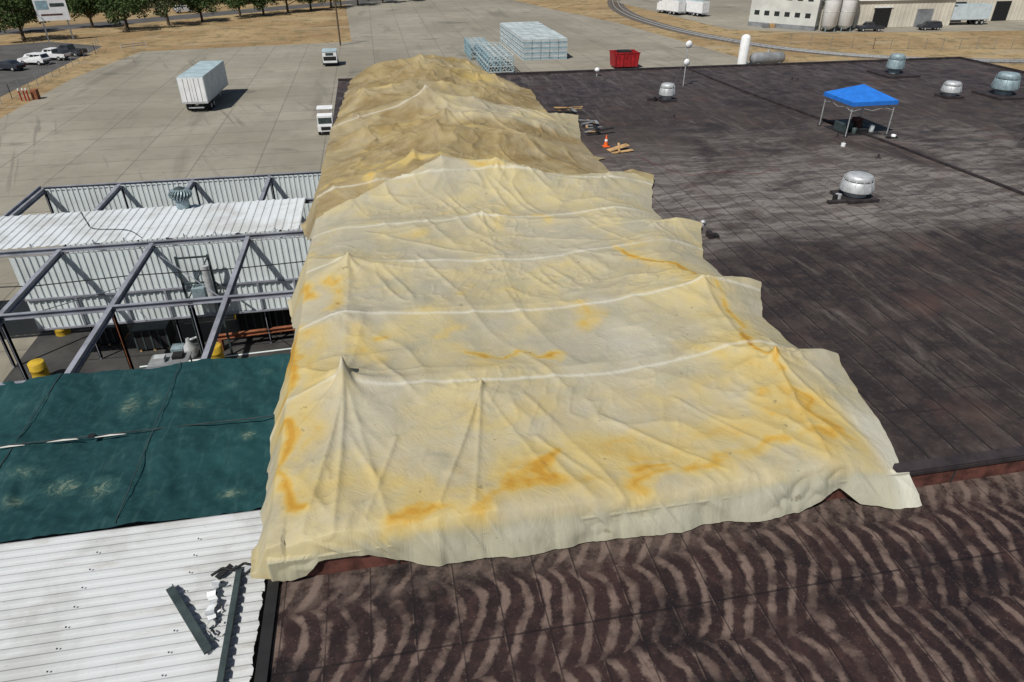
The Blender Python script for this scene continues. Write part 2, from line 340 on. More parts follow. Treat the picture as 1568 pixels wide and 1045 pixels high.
for a,b in zip(P[:-1],P[1:]): mb.beam((a[0],a[1],8.07),(b[0],b[1],8.07),.14,.12,MCURB)
mb.obj('roof_expansion_joint',B)
mb=MB(); mb.box(-3.45,-3.21,-8,11.0,7.3,7.5,MBLK); mb.obj('roof_gap_dark',B)  # black strip standing in for the shade in the gap between roofs

# ------------------------------------------------------------------ tarp
NU=380
ys=np.concatenate([np.linspace(11.15,34,560,endpoint=False),np.linspace(34,64.8,350)])
Rt=np.array([(11.2,12.35),(13.1,12.95),(16.0,13.55),(16.2,12.7),(19,12.6),(21.1,13.6),(21.25,12.75),(24,12.6),(27.1,13.9),(27.25,12.5),(30,12.6),(34.0,14.2),(34.15,12.3),(38,12.35),(38.3,12.9),(38.45,12.3),(42,12.4),(47.7,13.8),(47.9,12.0),(54,12.2),(58,12.6),(58.2,11.9),(61,11.7),(64.8,10.3)])
Lt=np.array([(11.2,-3.75),(12,-3.9),(14,-3.95),(15.8,-4.0),(18.3,-4.1),(20.2,-3.8),(22.2,-3.7),(26,-4.5),(28,-3.9),(30,-3.6),(34.5,-4.6),(37,-4.0),(39.6,-3.7),(49,-3.2),(64.8,-2.2)])
bands=np.array([10.9,16.6,20.7,24.7,28.9,33.4,38.6,43.4,48.2,53.4,58.6,64.6])
amps =np.array([.20,.15,.13,.13,.22,.45,.50,.50,.55,.55,.55])
def seg(x,y,a,b):
    ax,ay=a;bx,by=b;dx=bx-ax;dy=by-ay;L2=dx*dx+dy*dy
    t=np.clip(((x-ax)*dx+(y-ay)*dy)/L2,0,1);return np.hypot(x-ax-t*dx,y-ay-t*dy),t
def H(x,y,xl,xr):
    nearf=1-sst(y,29,36)
    dl=np.clip((x-xl)/2.2,0,1); dr=np.clip((xr-x)/2.3,0,1)
    sh=(np.sin(dl*np.pi/2))**.9*(.6*dr+.4*np.sin(dr*np.pi/2))
    hn=0.70+0.08*np.sin(x*.55+1)
    c=4.2+1.4*np.sin(y*.33); hf=0.60+1.30*np.clip(1-np.abs(x-c)/8.2,0,1)**1.1+.35*(fbm(x*.28,y*.28,63,2)-.5)*2
    h=hn*nearf+hf*(1-nearf)
    yb=y+.35*np.sin(x*.5+y*.1)*(1-nearf)
    i=np.clip(np.searchsorted(bands,yb)-1,0,len(amps)-1); t=np.clip((yb-bands[i])/(bands[i+1]-bands[i]),0,1); A=amps[i]
    nb=0.6+0.7*vnoise(x*.22+i*7.3,i*3.1+0*x,5)
    sag=4*A*t*(1-t)*nb
    mid=np.sin(np.clip((x-xl)/(xr-xl),0,1)*np.pi)
    h=h-sag-0.24*mid*nearf
    for px,py,ph,pr in [(-1.7,16.7,.50,.85),(-1.7,24.6,.36,1.1),(11.0,15.6,.22,1.3),(10.9,20.7,.2,1.3),(2.1,15.9,.08,.7),(4.1,28.9,.2,1.6),(7.3,24.7,.1,1.2),(-2.0,20.7,.15,.9),(5.5,33.4,.4,1.5),(1.5,35,.45,1.5),(11,33.2,.3,1.5),(3.0,38.6,.45,1.6),(4.0,43.4,.4,1.5),(3.2,48.2,.45,1.7),(3.4,58.6,.4,1.9),(3.9,64.4,.35,1.9),(9.,53.,.3,1.6),(-.8,43.4,.4,1.5),(-1,53.4,.4,1.5),(8.5,38.6,.25,1.3)]:
        dx=x-px;dy=y-py;r=np.hypot(dx,dy);th=np.arctan2(dy,dx)
        h=h+ph*np.exp(-r/pr*1.3)+ph*.10*np.exp(-r/(pr*1.9))*np.sin(7*th+px*3+2.5*vnoise(x,y,3))*np.clip(r/.35,0,1)
    wy=y+2.2*fbm(x*.22,y*.2,7,3)
    f3=1-np.abs(2*fbm(x*.22+y*.05,wy*.75,37,2)-1)*2.8
    f2=1-np.abs(2*fbm(x*.9+y*.35,y*.22-x*.08,23,2)-1)*2.8
    f4=1-np.abs(2*fbm(x*.55-y*.5,y*.5+x*.25,29,2)-1)*2.8
    wm=sst(fbm(x*.3,y*.3,55,2),.42,.62); wm2=sst(fbm(x*.22,y*.3,66,2),.45,.62)
    fk=1+1.6*(1-nearf)
    h=h+0.042*fk*np.clip(f3,0,1)**2*wm2+0.06*fk*np.clip(f2,0,1)**2*wm+0.05*fk*np.clip(f4,0,1)**2*(1-wm)+0.03*(fbm(x*.8,y*.8,51,3)-.5)
    fs=1-np.abs(2*fbm(x*2.1-y*1.0,y*1.1+x*.4,71,2)-1)*3.2
    h=h+0.028*np.clip(fs,0,1)**1.6*sst(fbm(x*.4,y*.4,58,2),.48,.66)
    for a,b,am,wd in [((-1.7,16.6),(-2.6,11.3),.15,.11),((-1.7,16.6),(-1.9,11.2),.12,.09),((-1.7,16.6),(-.7,11.4),.07,.10),((-1.7,16.6),(-3.7,14.2),.11,.11),((-1.7,16.5),(-3.9,16.4),.11,.09),((-1.7,16.6),(-3.5,18.4),.08,.11),((-1.7,16.6),(-1.2,20.5),.05,.12),
        ((2.1,15.9),(.5,11.6),.12,.07),((2.1,15.9),(1.3,11.5),.08,.06),((2.1,15.9),(3.3,12.),.04,.07),((-1.7,24.6),(-1.8,17),.05,.16),((-1.7,24.6),(-3.9,22),.09,.12),((-1.7,24.6),(2,23.8),.05,.12),((-1.7,24.6),(-3.6,26.2),.07,.12),
        ((4.1,29),(4.2,19.6),.03,.05),((4.1,24.7),(1,26.5),.05,.13),((4.1,28.9),(-2,27),.08,.2),((4.1,28.9),(11,27.4),.08,.2),((7.3,24.7),(10.5,22.6),.05,.12),((-1,28),(2.5,25.5),.05,.12),((5,27),(9.5,25.2),.05,.14),
        ((5.2,14.2),(7.6,11.5),.06,.08),((7.5,14.6),(9.4,11.5),.05,.07),((-.4,14.2),(-1.2,11.4),.07,.07),((3.2,13.6),(4.6,11.4),.05,.07),
        ((11,20.7),(10.5,15.6),.10,.13),((11,15.6),(11.9,11.2),.10,.10),((11,15.6),(10.2,11.3),.07,.08),((10.8,14),(8.6,11.3),.06,.09),((11.5,17),(12.9,13.2),.08,.12),((11,15.6),(13.5,16.0),.13,.08),((11.2,20.7),(13.5,21.1),.13,.08),((11.2,26.5),(13.8,27.1),.13,.10),((11.4,33.2),(14.1,34),.15,.12),((12.2,15),(12.6,11.6),.08,.10),
        ((1.5,35),(-3,33),.18,.2),((1.5,35),(6,33.6),.16,.2),((5.5,33.4),(10,32.5),.14,.2),((3,38.6),(-2.5,37),.14,.2),((3,38.6),(9,37.5),.12,.2),((4,43.4),(10,42),.12,.2),((3.2,48.2),(-1.5,46),.14,.2),((3.2,48.2),(11,47),.14,.2),((3.4,58.6),(-1.5,57),.14,.2),((3.4,58.6),(10,57),.14,.2),((3,38.6),(6,36),.12,.18),((4,43.4),(1,40.5),.12,.18),((3.2,48.2),(7,45.5),.12,.18),((9,53),(4,50.5),.12,.18),((-1,53.4),(2.5,50.5),.12,.18)]:
        d,t=seg(x,y,a,b); h=h+am*np.exp(-(d/wd)**1.3)*(1-.5*t)
    out=h*sh+0.07
    for yc in(16.0,21.1,27.1,34.0,47.7): out=out+.26*np.exp(-np.abs(y-yc)/.4)*sst(x,11.6,13.2)*(y<=yc+.15)
    return out+0.03*fbm(x*1.3,y*1.3,77,3), sh
xl=np.interp(ys,Lt[:,0],Lt[:,1])+.35*(fbm(ys*1.1,ys*0,61,4)-.5)
xr=np.interp(ys,Rt[:,0],Rt[:,1])+.16*(fbm(ys*1.5,ys*0+9,62,4)-.5)
u=np.linspace(0,1,NU)
X=xl[:,None]*(1-u)+xr[:,None]*u; Y=np.repeat(ys[:,None],NU,1)+0.0
Hh,sh=H(X,Y,xl[:,None]+0*X,xr[:,None]+0*X)
Z=8.0+Hh
over=np.clip((-3.38-X)/.9,0,1); Z=Z-over*1.5*(1+.5*(fbm(Y*1.2,X*0,81,3)-.5)); Z=np.where(X<-3.38,Z,np.maximum(Z,8.035+0.0*Z))
Z=Z-(.16*np.exp(-(Y-11.15)/.35))*(X>-3)
Z=np.where((X<-3.38)&(Y<13),np.maximum(Z,7.62-.3*np.clip(Y-11.15,0,1.5)),Z)
# front skirt
NS=46
x0=X[0];z0=np.maximum(Z[0],np.where(x0>-3.3,8.07,0))
ft=np.array([(-3.9,7.50,11.12),(-3.45,7.46,11.05),(-3.1,7.5,10.9),(-2.6,7.6,10.9),(-2.3,7.95,10.94),(-1.2,7.93,10.92),(-.6,7.66,10.88),(.3,7.46,10.68),(1.2,7.46,10.74),(2.4,7.46,10.58),(4,7.46,10.74),(5.6,7.46,10.62),(7,7.46,10.78),(8.3,7.46,10.6),(9.4,7.47,10.74),(10.4,7.9,10.93),(10.9,7.5,10.68),(11.6,7.46,10.35),(12.2,7.46,10.32),(12.9,7.46,10.5)])
zf=np.interp(x0,ft[:,0],ft[:,1]);yf=np.interp(x0,ft[:,0],ft[:,2])-.22*(fbm(x0*1.6,x0*0,91,5)-.5)*(x0>-3)
S=np.linspace(1,0,NS,endpoint=False)[:,None]
Xs=x0[None,:]+.12*S*sst(x0,10,12.5)[None,:]
drop=S**1.15
Zs=z0[None,:]*(1-drop)+np.minimum(zf,z0)[None,:]*drop
amp=sst(fbm(x0*.6,x0*0+3,44,2),.35,.65)[None,:]
wr=(fbm(Xs*.9+S*1.0,S*.5+0*Xs,14,2)-.5)*.26*amp+(1-np.abs(2*fbm(Xs*1.9-S*1.3,0*Xs+S*.3,17,2)-1)*3.4).clip(0,1)*.07
Ys=11.15-(11.15-yf[None,:])*S**.85-np.abs(wr)*np.sin(S*np.pi*.9)*(Xs>-3.3)
Zs=Zs+.05*(fbm(Xs*1.2,S*1.2+0*Xs,15,3)-.5)*np.sin(S*np.pi)
Ys=np.minimum(Ys,np.where((Zs<8.08)&(Xs>-3.36),10.93,11.15))
Zs=np.maximum(Zs,np.where(Xs>-3.2,7.43,6.8))
X=np.vstack([Xs,X]);Y=np.vstack([Ys,Y]);Z=np.vstack([Zs,Z])
nr,nc=X.shape
verts=np.stack([X,Y,Z],-1).reshape(-1,3)
idx=np.arange(nr*nc).reshape(nr,nc)
F=np.stack([idx[:-1,:-1],idx[:-1,1:],idx[1:,1:],idx[1:,:-1]],-1).reshape(-1,4)
# masks
st=np.zeros_like(X); 
wn=fbm(X*1.3,Y*1.3,101,4); wx=X+1.5*(fbm(X*.8,Y*.8,102,4)-.5); wy=Y+1.7*(fbm(X*.8,Y*.8,103,4)-.5)
def pl(P,w,a):
    global st
    for p,q in zip(P[:-1],P[1:]):
        d,t=seg(wx,wy,p,q); st=np.maximum(st,a*np.exp(-(d/w)**1.2)*np.clip(.15+1.7*wn,0,1.4))
pl([(-1,11.2),(.4,11.4),(1.4,11.6)],.38,1.0); pl([(1.4,11.6),(3.2,11.8),(5.0,11.5),(7.0,11.9),(10.8,12.2)],.38,.82); pl([(0,11.8),(5,12.6),(10.6,13)],1.5,.5)
pl([(3.2,12.0),(3.5,12.7)],.3,1.0); pl([(5.2,11.9),(6.2,12.2)],.3,.95); pl([(-2.5,13),(0,12)],.8,.45)
pl([(8.8,24.6),(9.5,23.6),(10.6,22.0),(11.2,20.6),(11.2,18.5),(10.9,16.6),(10.6,15.2)],.17,1.2); pl([(9.4,23.8),(11.1,20.6),(11.0,17)],.7,.5); pl([(10.6,15.2),(10.7,13.4),(11.2,11.8)],.25,.8); pl([(10.2,16),(11.0,11.8)],1.0,.55); pl([(10,14.2),(10.4,11.6)],.7,.6)
pl([(-3.5,20.5),(-3.75,17),(-3.3,13.7),(-2.7,12.1)],.34,1.1); pl([(-3.0,20),(-2.6,14)],.7,.5)
pl([(-.5,19.3),(-.1,19.0)],.24,1.2); pl([(-1.5,19.8),(-.6,17.9)],.55,.55); pl([(2,18.0),(2.4,17.7)],.25,1.2); pl([(2.4,17.7),(4.6,17.5)],.16,.85)
pl([(6,20.2),(6.5,19.2)],.4,.6); pl([(-2.6,23.8),(-2.0,21.5)],.4,.8); pl([(-3.9,25),(-3.3,23)],.3,.9); pl([(4,13.2),(6.2,13.4)],.7,.45); pl([(9,17),(9.6,16.4)],.45,.55); pl([(3,14.8),(9,15)],1.2,.28)
for k in range(30):
    px=rng.uniform(-3,12);py=rng.uniform(12,31);pl([(px,py),(px+rng.uniform(-1,1),py+rng.uniform(-.8,.8))],rng.uniform(.2,.7),rng.uniform(.18,.42))
for k in range(20):
    px=rng.uniform(-3,11);py=rng.uniform(34,64);pl([(px,py),(px+rng.uniform(-3,3),py+rng.uniform(-1,1))],rng.uniform(.4,1.3),rng.uniform(.2,.42))
pl([(1.2,35.3),(3.5,33.8),(6,32.8)],.35,.6);pl([(1.5,35),(-1,33.2)],.3,.5)
wh=np.zeros_like(X)
for b,dx in [(16.5,.0),(20.7,0),(24.8,0),(28.7,0),(33.0,0),(48.1,0)]:
    yy=b-.38*np.sin(np.clip((X+2)/13,0,1)*np.pi)*(b<26)+.25*(fbm(X*.5,X*0+b,111,3)-.5)
    wh=np.maximum(wh,np.exp(-((Y-yy)/.065)**2)*(.5+.9*fbm(X*.9,X*0+b,112,3)))
wh=np.maximum(wh,1.0*sst(X,11.5,12.1)*(1-sst(Y,12.4,14.2))); wh=np.maximum(wh,.3*sst(10.98-Y,0,.15)*sst(fbm(X*.8,Y*.8,113,3),.3,.55))
rr=np.hypot((X-7.4)/1.0,(Y-17.8)/1.3); wh=np.maximum(wh,.5*np.exp(-(rr/1.0)**4)*(.6+.6*wn))
bound=np.interp(X[0],[-4,-1.5,2,6,13],[30.8,31.8,33.8,33.6,33.6])[None,:]+.4*(fbm(X*.8,Y*0,120,2)-.5)
tan=sst(Y-bound,-.05,.08)*(.70+.75*sst(fbm(X*.22,Y*.35,121,3),.4,.62))
tan=np.where(Y>bound,np.clip(tan,0.3,1)*(1-.75*(sst(Y,42.0,43)*(1-sst(Y,48,48.3)))*sst(X,3,5)),0.0)
Zadj=.10*np.exp(-np.clip(bound-Y,0,9)/.5)*(Y<bound); verts[:,2]+=(Zadj*(X>-3)).reshape(-1)
me=D.meshes.new('roof_tarp'); me.from_pydata(verts.tolist(),[],F.tolist()); me.materials.append(MT)
me.polygons.foreach_set('use_smooth',[True]*len(me.polygons))
ca=me.color_attributes.new('Mask','FLOAT_COLOR','POINT'); cc=np.stack([np.clip(st,0,1.3),np.clip(wh,0,1),np.clip(tan,0,1),np.ones_like(st)],-1).reshape(-1).astype(np.float32); ca.data.foreach_set('color',cc); me.update()
ob=D.objects.new('roof_tarp',me); COL.objects.link(ob)

# ------------------------------------------------------------------ left shed
S_=empty('open_frame_shed')
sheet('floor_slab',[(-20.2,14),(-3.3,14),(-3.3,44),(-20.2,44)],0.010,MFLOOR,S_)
mb=MB(); mb.corr((-20.1,44.0,0.05),(1,0,0),16.2,(0,0,1),6.3,.30,.04,MWALL,lift=(0,-1,0)); mb.box(-20.15,-3.6,44.02,44.1,.05,6.3,MWALLG); mb.obj('back_wall',S_)
mb=MB(); mb.corr((-18.2,34.0,2.2),(1,0,0),14.2,(0,0,1),4.0,.30,.05,MWALL,lift=(0,-1,0)); mb.box(-18.2,-3.9,34.02,34.1,2.2,6.2,MWALLG)
for z in(2.2,3.9): mb.box(-18.2,-3.9,33.86,33.94,z,z+.10,MSTEEL)
for x in(-15.9,-13.7,-11.7,-9.4,-7.15,-5.3): mb.box(x-.05,x+.05,33.85,33.94,2.31,3.89,MSTEEL)
mb.obj('inner_wall',S_)
mb=MB(); mb.corr((-34,34.25,6.56),(1,0,0),29.4,(0,1,0),4.7,.42,.04,MW,lift=(0,0,1)); mb.obj('roof_strip',S_)
fr=MB()
for y in(34.2,39.0,44.05,27.4,22.1): fr.ibeam((-34 if y<40 else -20.2,y,6.36),(-3.5,y,6.36),.16,.24,MSTEEL)
for x in(-20.15,-15.9,-11.7,-7.15):
    fr.ibeam((x,14.5,6.30),(x,34.05,6.30),.20,.30,MSTEEL); fr.ibeam((x,39.15,6.30),(x,43.9,6.30),.20,.30,MSTEEL)
fr.beam((-20.3,22,6.4),(-20.3,44,6.4),.08,.35,MSTEEL)
for x in(-20.15,-15.9,-11.7,-7.15):
    for y in(27.4,34.2,44.0):
        if (x,y)==(-7.15,27.4): continue
        fr.ibeam((x,y,6.2),(x,y,0.02),.16,.22,MRUST if (x,y)==(-11.7,27.4) else MSTEEL)
fr.ibeam((-8.6,27.4,6.2),(-8.6,27.4,0.02),.2,.26,MSTEEL)
for x in(-18.7,-17.2,-14.4,-13.,-10.2,-8.7,-5.8,-4.6): fr.beam((x,34.3,6.5),(x,34.3,6.72),.05,.05,MSTEEL)
fr.beam((-15.8,27.5,6.1),(-13.8,34.0,4.2),.03,.03,MSTEEL); fr.beam((-11.6,34,5.9),(-7.2,27.6,6.1),.03,.03,MSTEEL); fr.tube([(-20,31,6.2),(-16,31,6.0),(-12,31,6.15),(-7.2,31,6.1),(-4,31,6.2)],.025,MBLK)
fr.obj('steel_frame',S_)
# green shade cloth
n=110; gx=np.linspace(-34,-4.05,n*3); gy=np.linspace(14.3,22.15,n); GX,GY=np.meshgrid(gx,gy)
sagx=np.abs(np.sin((GX+20.15)/4.3*np.pi)); sagy=np.sin(np.clip((GY-14.3)/7.85,0,1)*np.pi*2)**2
GZ=6.62-.16*sagx-.10*sagy+.16*(fbm(GX*.9,GY*.9,201,4)-.5)+.08*(1-np.abs(2*fbm(GX*1.2+GY*.3,GY*.8,205,3)-1)*2)
EY=GY+.20*(fbm(GX*.8,GY*0,207,4)-.5)*(np.abs(GY-18.2)>3.2)
gi=np.arange(GX.size).reshape(GX.shape); FF=np.stack([gi[:-1,:-1],gi[:-1,1:],gi[1:,1:],gi[1:,:-1]],-1).reshape(-1,4)
me=D.meshes.new('shade_cloth'); me.from_pydata(np.stack([GX,EY,GZ],-1).reshape(-1,3).tolist(),[],FF.tolist()); me.materials.append(MM); me.polygons.foreach_set('use_smooth',[True]*len(me.polygons))
pm=np.zeros_like(GX)
for px,py,sx_,sy_,a_ in [(-9.0,20.0,.5,.9,1),(-8.3,20.1,.35,.7,.9),(-6.9,19.6,.7,.5,.9),(-9.8,16.3,.7,.6,1.0),(-8.7,16.0,.6,.7,1.0),(-5.1,15.1,.6,.3,1),(-5.0,17.7,.4,.35,1),(-10.9,15.9,.5,.4,1),(-11.0,17.0,.8,.4,.9),(-5.9,20.6,.6,.4,.7),(-12.4,20.6,.8,.5,.7),(-7.2,15.4,.5,.4,.7),(-14,16.5,1,.6,.9),(-16,20,1.2,.6,.9),(-4.8,21.2,.4,.3,.8)]:
    pm=np.maximum(pm,a_*np.exp(-((GX-px)/sx_)**2*.7-((GY-py)/sy_)**2*.7))
ca=me.color_attributes.new('Mask','FLOAT_COLOR','POINT'); ca.data.foreach_set('color',np.stack([pm,pm,pm,pm*0+1],-1).reshape(-1).astype(np.float32))
o=D.objects.new('green_shade_cloth',me); COL.objects.link(o)
mb=MB()
for x in(-20.15,-15.9,-11.7,-7.8): mb.beam((x,14.35,6.66),(x,22.1,6.66),.02,.02,MDSTEEL)
random.seed(21); xx=-20.0
while xx<-9:
    l=random.uniform(.3,1.1); yy=18.1+random.uniform(-.04,.04); w=random.uniform(.015,.05)
    mb.add([(xx,yy,6.72),(xx+l,yy+random.uniform(-.02,.02),6.72),(xx+l*.9,yy+w,6.72),(xx+l*.5,yy+w*1.5,6.73),(xx+.05,yy+w*.6,6.72)],[(0,1,2,3,4)],MROOFL); xx+=l+random.uniform(.1,.7)
for q in(-13.4,-17.3,-9.6): mb.box(q,q+.18,18.05,18.25,6.735,6.76,MBLK)
mb.beam((-34,18.25,6.67),(-4.2,18.25,6.67),.03,.03,MDSTEEL)
mb.obj('cloth_battens',S_)
# near white corrugated roof
mb=MB(); mb.corr((-30,-6,6.5),(0,1,0),20.35,(1,0,0),26.2,.27,.07,MNEAR,lift=(0,0,1),flat=.62,rag=.035); mb.obj('near_metal_roof',S_)
mb=MB(); mb.box(-30,-4.2,-6,14.2,6.2,6.4,MBLK); mb.box(-30,-3.9,-6,-5.9,0,6.2,MWALLG); mb.box(-3.78,-3.46,-8,14.2,3.0,3.1,MBLK); mb.box(-30,-4.0,14.15,14.3,.05,6.35,MWALLG); mb.obj('near_roof_underside_and_gap_dark',S_)  # underside and walls, plus a low black strip painting the gap's shade
mb=MB()
for xx in(-5.6,-8.0,-10.4,-12.8):
    yy=7.0
    while yy<14: mb.box(xx-.015,xx+.015,yy-.015,yy+.015,6.56,6.58,MDSTEEL); yy+=.54
mb.obj('roof_screws',S_)
# loose pieces on the near roof
mb=MB(); z=6.62
mb.beam((-5.95,11.95,z),(-4.75,10.05,z),.16,.05,MDSTEEL); mb.beam((-5.87,11.98,z+.05),(-4.67,10.08,z+.05),.02,.10,MDSTEEL)
mb.obj('steel_angle')
mb=MB(); mb.beam((-4.42,12.2,z),(-4.38,9.0,z),.13,.05,MDSTEEL); mb.beam((-4.34,12.2,z+.05),(-4.30,9.0,z+.05),.02,.10,MDSTEEL); mb.obj('steel_angle')
mb=MB(); 
pts=[(-5.05,12.15,z),(-4.8,12.28,z+.06),(-4.55,12.2,z+.03),(-4.3,12.33,z+.07),(-4.05,12.25,z+.02)]
mb.tube(pts,.035,MBLK); mb.beam((-4.9,12.05,z),(-4.6,12.35,z+.05),.13,.03,MBLK); mb.beam((-4.3,12.15,z),(-4.0,12.4,z+.05),.14,.03,MGALV); mb.obj('torn_flashing')
mb=MB(); random.seed(5)
L0=[];R0=[]
for i in range(16):
    t=i/15; cx=-4.92+.05*math.sin(i*1.3)+.12*t; cy=11.9-1.45*t; w=.10*math.sin(math.pi*min(1,t*1.1+.08))**.5*random.uniform(.6,1.2)+.015; zz=z+.06+random.uniform(-.03,.05)
    if isinstance(w,complex): w=.015
    L0.append((cx-w,cy,zz-.03));R0.append((cx+w,cy+random.uniform(-.03,.03),zz+.02))
mb.add(L0+R0,[(i,i+1,16+i+1,16+i) for i in range(15)],MGALV)
for i in range(16):
    t=i/15; cx=-4.8+.10*math.sin(i*1.9)+.12*t; cy=11.9-1.55*t; a=random.uniform(0,3); l=random.uniform(.02,.09)
    mb.beam((cx-l*math.cos(a),cy-l*math.sin(a),z),(cx+l*math.cos(a),cy+l*math.sin(a),z+.03),.04,.015,random.choice([MBLK,MBLK,MDSTEEL,MWHITE]))
mb.obj('torn_insulation')
mb=MB(); P=cat([(-16.4,38.8,),(-15.6,37.2),(-14.9,36.1),(-13.2,35.6),(-12.2,34.4)],6); mb.tube([(a,b,6.62) for a,b in P],.02,MBLK); mb.obj('roof_cable')
# turbine vent
def turbine(loc,s=1,m=MGALVB):
    mb=MB(); mb.cyl((0,0,0),.32*s,.35*s,m,18); N=20
    for i in range(N):
        a=2*math.pi*i/N; P=[]
        for k in range(7):
            t=k/6; r=(.30+.22*math.sin(t*math.pi))*s*(1 if t<1 else .4); z=.36*s+t*.62*s; P.append((r*math.cos(a+t*.5),r*math.sin(a+t*.5),z))
        for p,q in zip(P[:-1],P[1:]): mb.beam(p,q,.07*s,.02*s,m)
    mb.lathe((0,0,.36*s),[(.28*s,0),(.44*s,.3*s),(.30*s,.56*s),(.18*s,.64*s),(.02,.68*s)],MDSTEEL,18); mb.obj('turbine_roof_vent',loc=loc)
turbine((-11.1,38.6,6.6),1.1)
# shed contents
def drum(x,y):
    mb=MB(); mb.lathe((0,0,.01),[(.38,0),(.38,.3),(.40,.33),(.38,.36),(.38,.7),(.40,.73),(.38,.76),(.38,1.1),(.33,1.14),(.05,1.14)],MYEL,18); mb.obj('yellow_drum',loc=(x,y,0))
for p in((-18.2,32.6),(-9.7,32.6),(-18.9,37.5),(-9.2,37.5)): drum(*p)
def crate(x,y,w,d,h):
    mb=MB(); mb.box(-w/2,w/2,-d/2,d/2,.14,h,MBLK)
    for k in range(5): a=-w/2+k*(w-.08)/4; mb.box(a,a+.08,-d/2-.03,-d/2-.003,.14,h+.02,MDSTEEL)
    for k in(-1,0,1): mb.box(k*w*.42-.06,k*w*.42+.06,-d/2,d/2,.012,.137,MWOOD)
    mb.box(-w/2-.02,w/2+.02,-d/2-.04,d/2+.02,h+.003,h+.06,MDSTEEL); mb.obj('storage_crate',loc=(x,y,0))
crate(-13.3,35.2,1.7,1.3,1.3); crate(-8.0,35.8,1.8,1.3,1.5); crate(-6.0,35.8,1.7,1.3,1.5); crate(-4.5,35.8,1.1,1.3,1.4); crate(-15.9,36.2,1.4,1.2,1.1)
mb=MB(); mb.ibeam((-10,34.0,.8),(-5.0,34.4,.8),.2,.25,MRUST); mb.box(-9.8,-9.6,33.8,34.2,.02,.67,MRUST); mb.box(-5.6,-5.4,34.1,34.6,.02,.67,MRUST); mb.obj('rusty_beam')
mb=MB()   # hoist frame in front of the inner wall
hy=33.4
for x in(-10.6,-9.1): mb.beam((x,hy,.02),(x,hy,5.9),.10,.10,MDSTEEL)
for z in(3.4,4.4,5.8): mb.beam((-10.6,hy,z),(-9.1,hy,z),.08,.08,MDSTEEL)
mb.beam((-10.6,hy-.08,3.4),(-9.1,hy-.08,5.8),.06,.06,MDSTEEL); mb.beam((-9.1,hy,4.4),(-8.2,hy-.2,3.6),.07,.07,MDSTEEL); mb.beam((-8.2,hy-.2,3.6),(-9.1,hy,3.4),.05,.05,MDSTEEL); mb.beam((-11.3,hy-.1,3.3),(-9.1,hy-.1,3.3),.10,.14,MDSTEEL)
mb.box(-10.2,-9.6,hy-.3,hy+.2,3.5,4.2,MGALVB); mb.cyl((-9.3,hy-.2,3.5),.20,1.9,MGALV,12); mb.obj('hoist_frame')
mb=MB()
for i in range(3): mb.beam((-14.5+i*.4,30+i*1.5,.02),(-6,30.4+i*1.5,.02),.12,.012,MWALL)
mb.obj('floor_marking')
mb=MB(); mb.lathe((0,0,.02),[(.3,0),(.4,.3),(.34,.6),(.12,.9),(.1,1.1)],MGALV,16); mb.box(-.9,-.3,-.3,.3,.02,.7,MGALVB); mb.tube([(0,0,1.0),(.5,.1,1.1),(.6,.1,.3)],.07,MGALV); mb.obj('pump_unit',loc=(-11.2,33.6,0))
mb=MB()
for x in(-12.6,-10.9): 
    for y in(-.5,.5): mb.beam((x,31.9+y,.02),(x,31.9+y,.9),.06,.06,MDSTEEL)
mb.box(-12.7,-10.8,31.3,32.5,.903,.97,MWALLG); mb.box(-12.4,-11.9,31.6,32.0,.973,1.25,MGALV); mb.box(-11.6,-11.1,31.8,32.3,.973,1.15,MBLK); mb.obj('work_bench')

# ------------------------------------------------------------------ roof items
def vent(x,y,r,h,m=MGALV,curb=None):
    mb=MB(); c=curb or r*1.05
    mb.box(-c,c,-c,c,.0,.16,MCURB)
    mb.lathe((0,0,.163),[(r*.66,0),(r*.66,h*.30),(r*.80,h*.34),(r*1.0,h*.26),(r*1.02,h*.30),(r*.90,h*.72),(r*.86,h*.76)],m,28)
    mb.lathe((0,0,.163),[(r*.80,h*.70),(r*.80,h*.80)],MWALLG,28)
    mb.lathe((0,0,.163),[(r*.84,h*.80),(r*.86,h*.82),(r*.80,h*1.0),(r*.70,h*1.06),(r*.05,h*1.10)],m,28)
    for i in range(12):
        a=i*math.pi/6+.3; mb.beam((r*1.0*math.cos(a),r*1.0*math.sin(a),.163+h*.34),(r*.84*math.cos(a),r*.84*math.sin(a),.163+h*.95),.04,.03,m)
    mb.obj('roof_exhaust_vent',loc=(x,y,8.002))
vent(23.3,29.6,.80,1.0); vent(22.2,52.3,.62,1.05); vent(44.9,49.3,.72,.95); vent(49.4,48.9,.95,1.5,MGALVB,1.5); vent(46.6,58.5,.75,1.5,MGALVB,1.6)
mb=MB(); mb.cyl((0,0,0),.12,.35,MBLK,10); mb.cyl((.35,.25,0),.16,.28,MGALV,10); mb.box(-.5,.5,-.35,-.1,.0,.14,MCURB); mb.obj('roof_pipe_stub',loc=(22.0,29.3,8.0))
mb=MB(); mb.cyl((0,0,0),.10,.35,MBLK,10); mb.box(-.5,.4,.15,.35,.0,.2,MCURB); mb.obj('roof_pipe_stub',loc=(21.2,52.2,8.0))
mb=MB(); mb.cyl((0,0,0),.08,.14,MGALV,12); mb.lathe((0,0,.14),[(.12,0),(.12,.05),(.06,.10),(.01,.12)],MGALV,12); 
mb.obj('small_roof_vent',loc=(14.2,27.6,8.0))
mb=MB(); mb.box(-.5,-.3,-.2,.2,0,.25,MCURB); mb.box(-.25,.0,-.15,.2,0,.12,MBLK); mb.obj('roof_rubble',loc=(14.3,26.2,8.0))
mb=MB(); mb.cyl((0,0,0),.04,3.4,MGALV,8); 
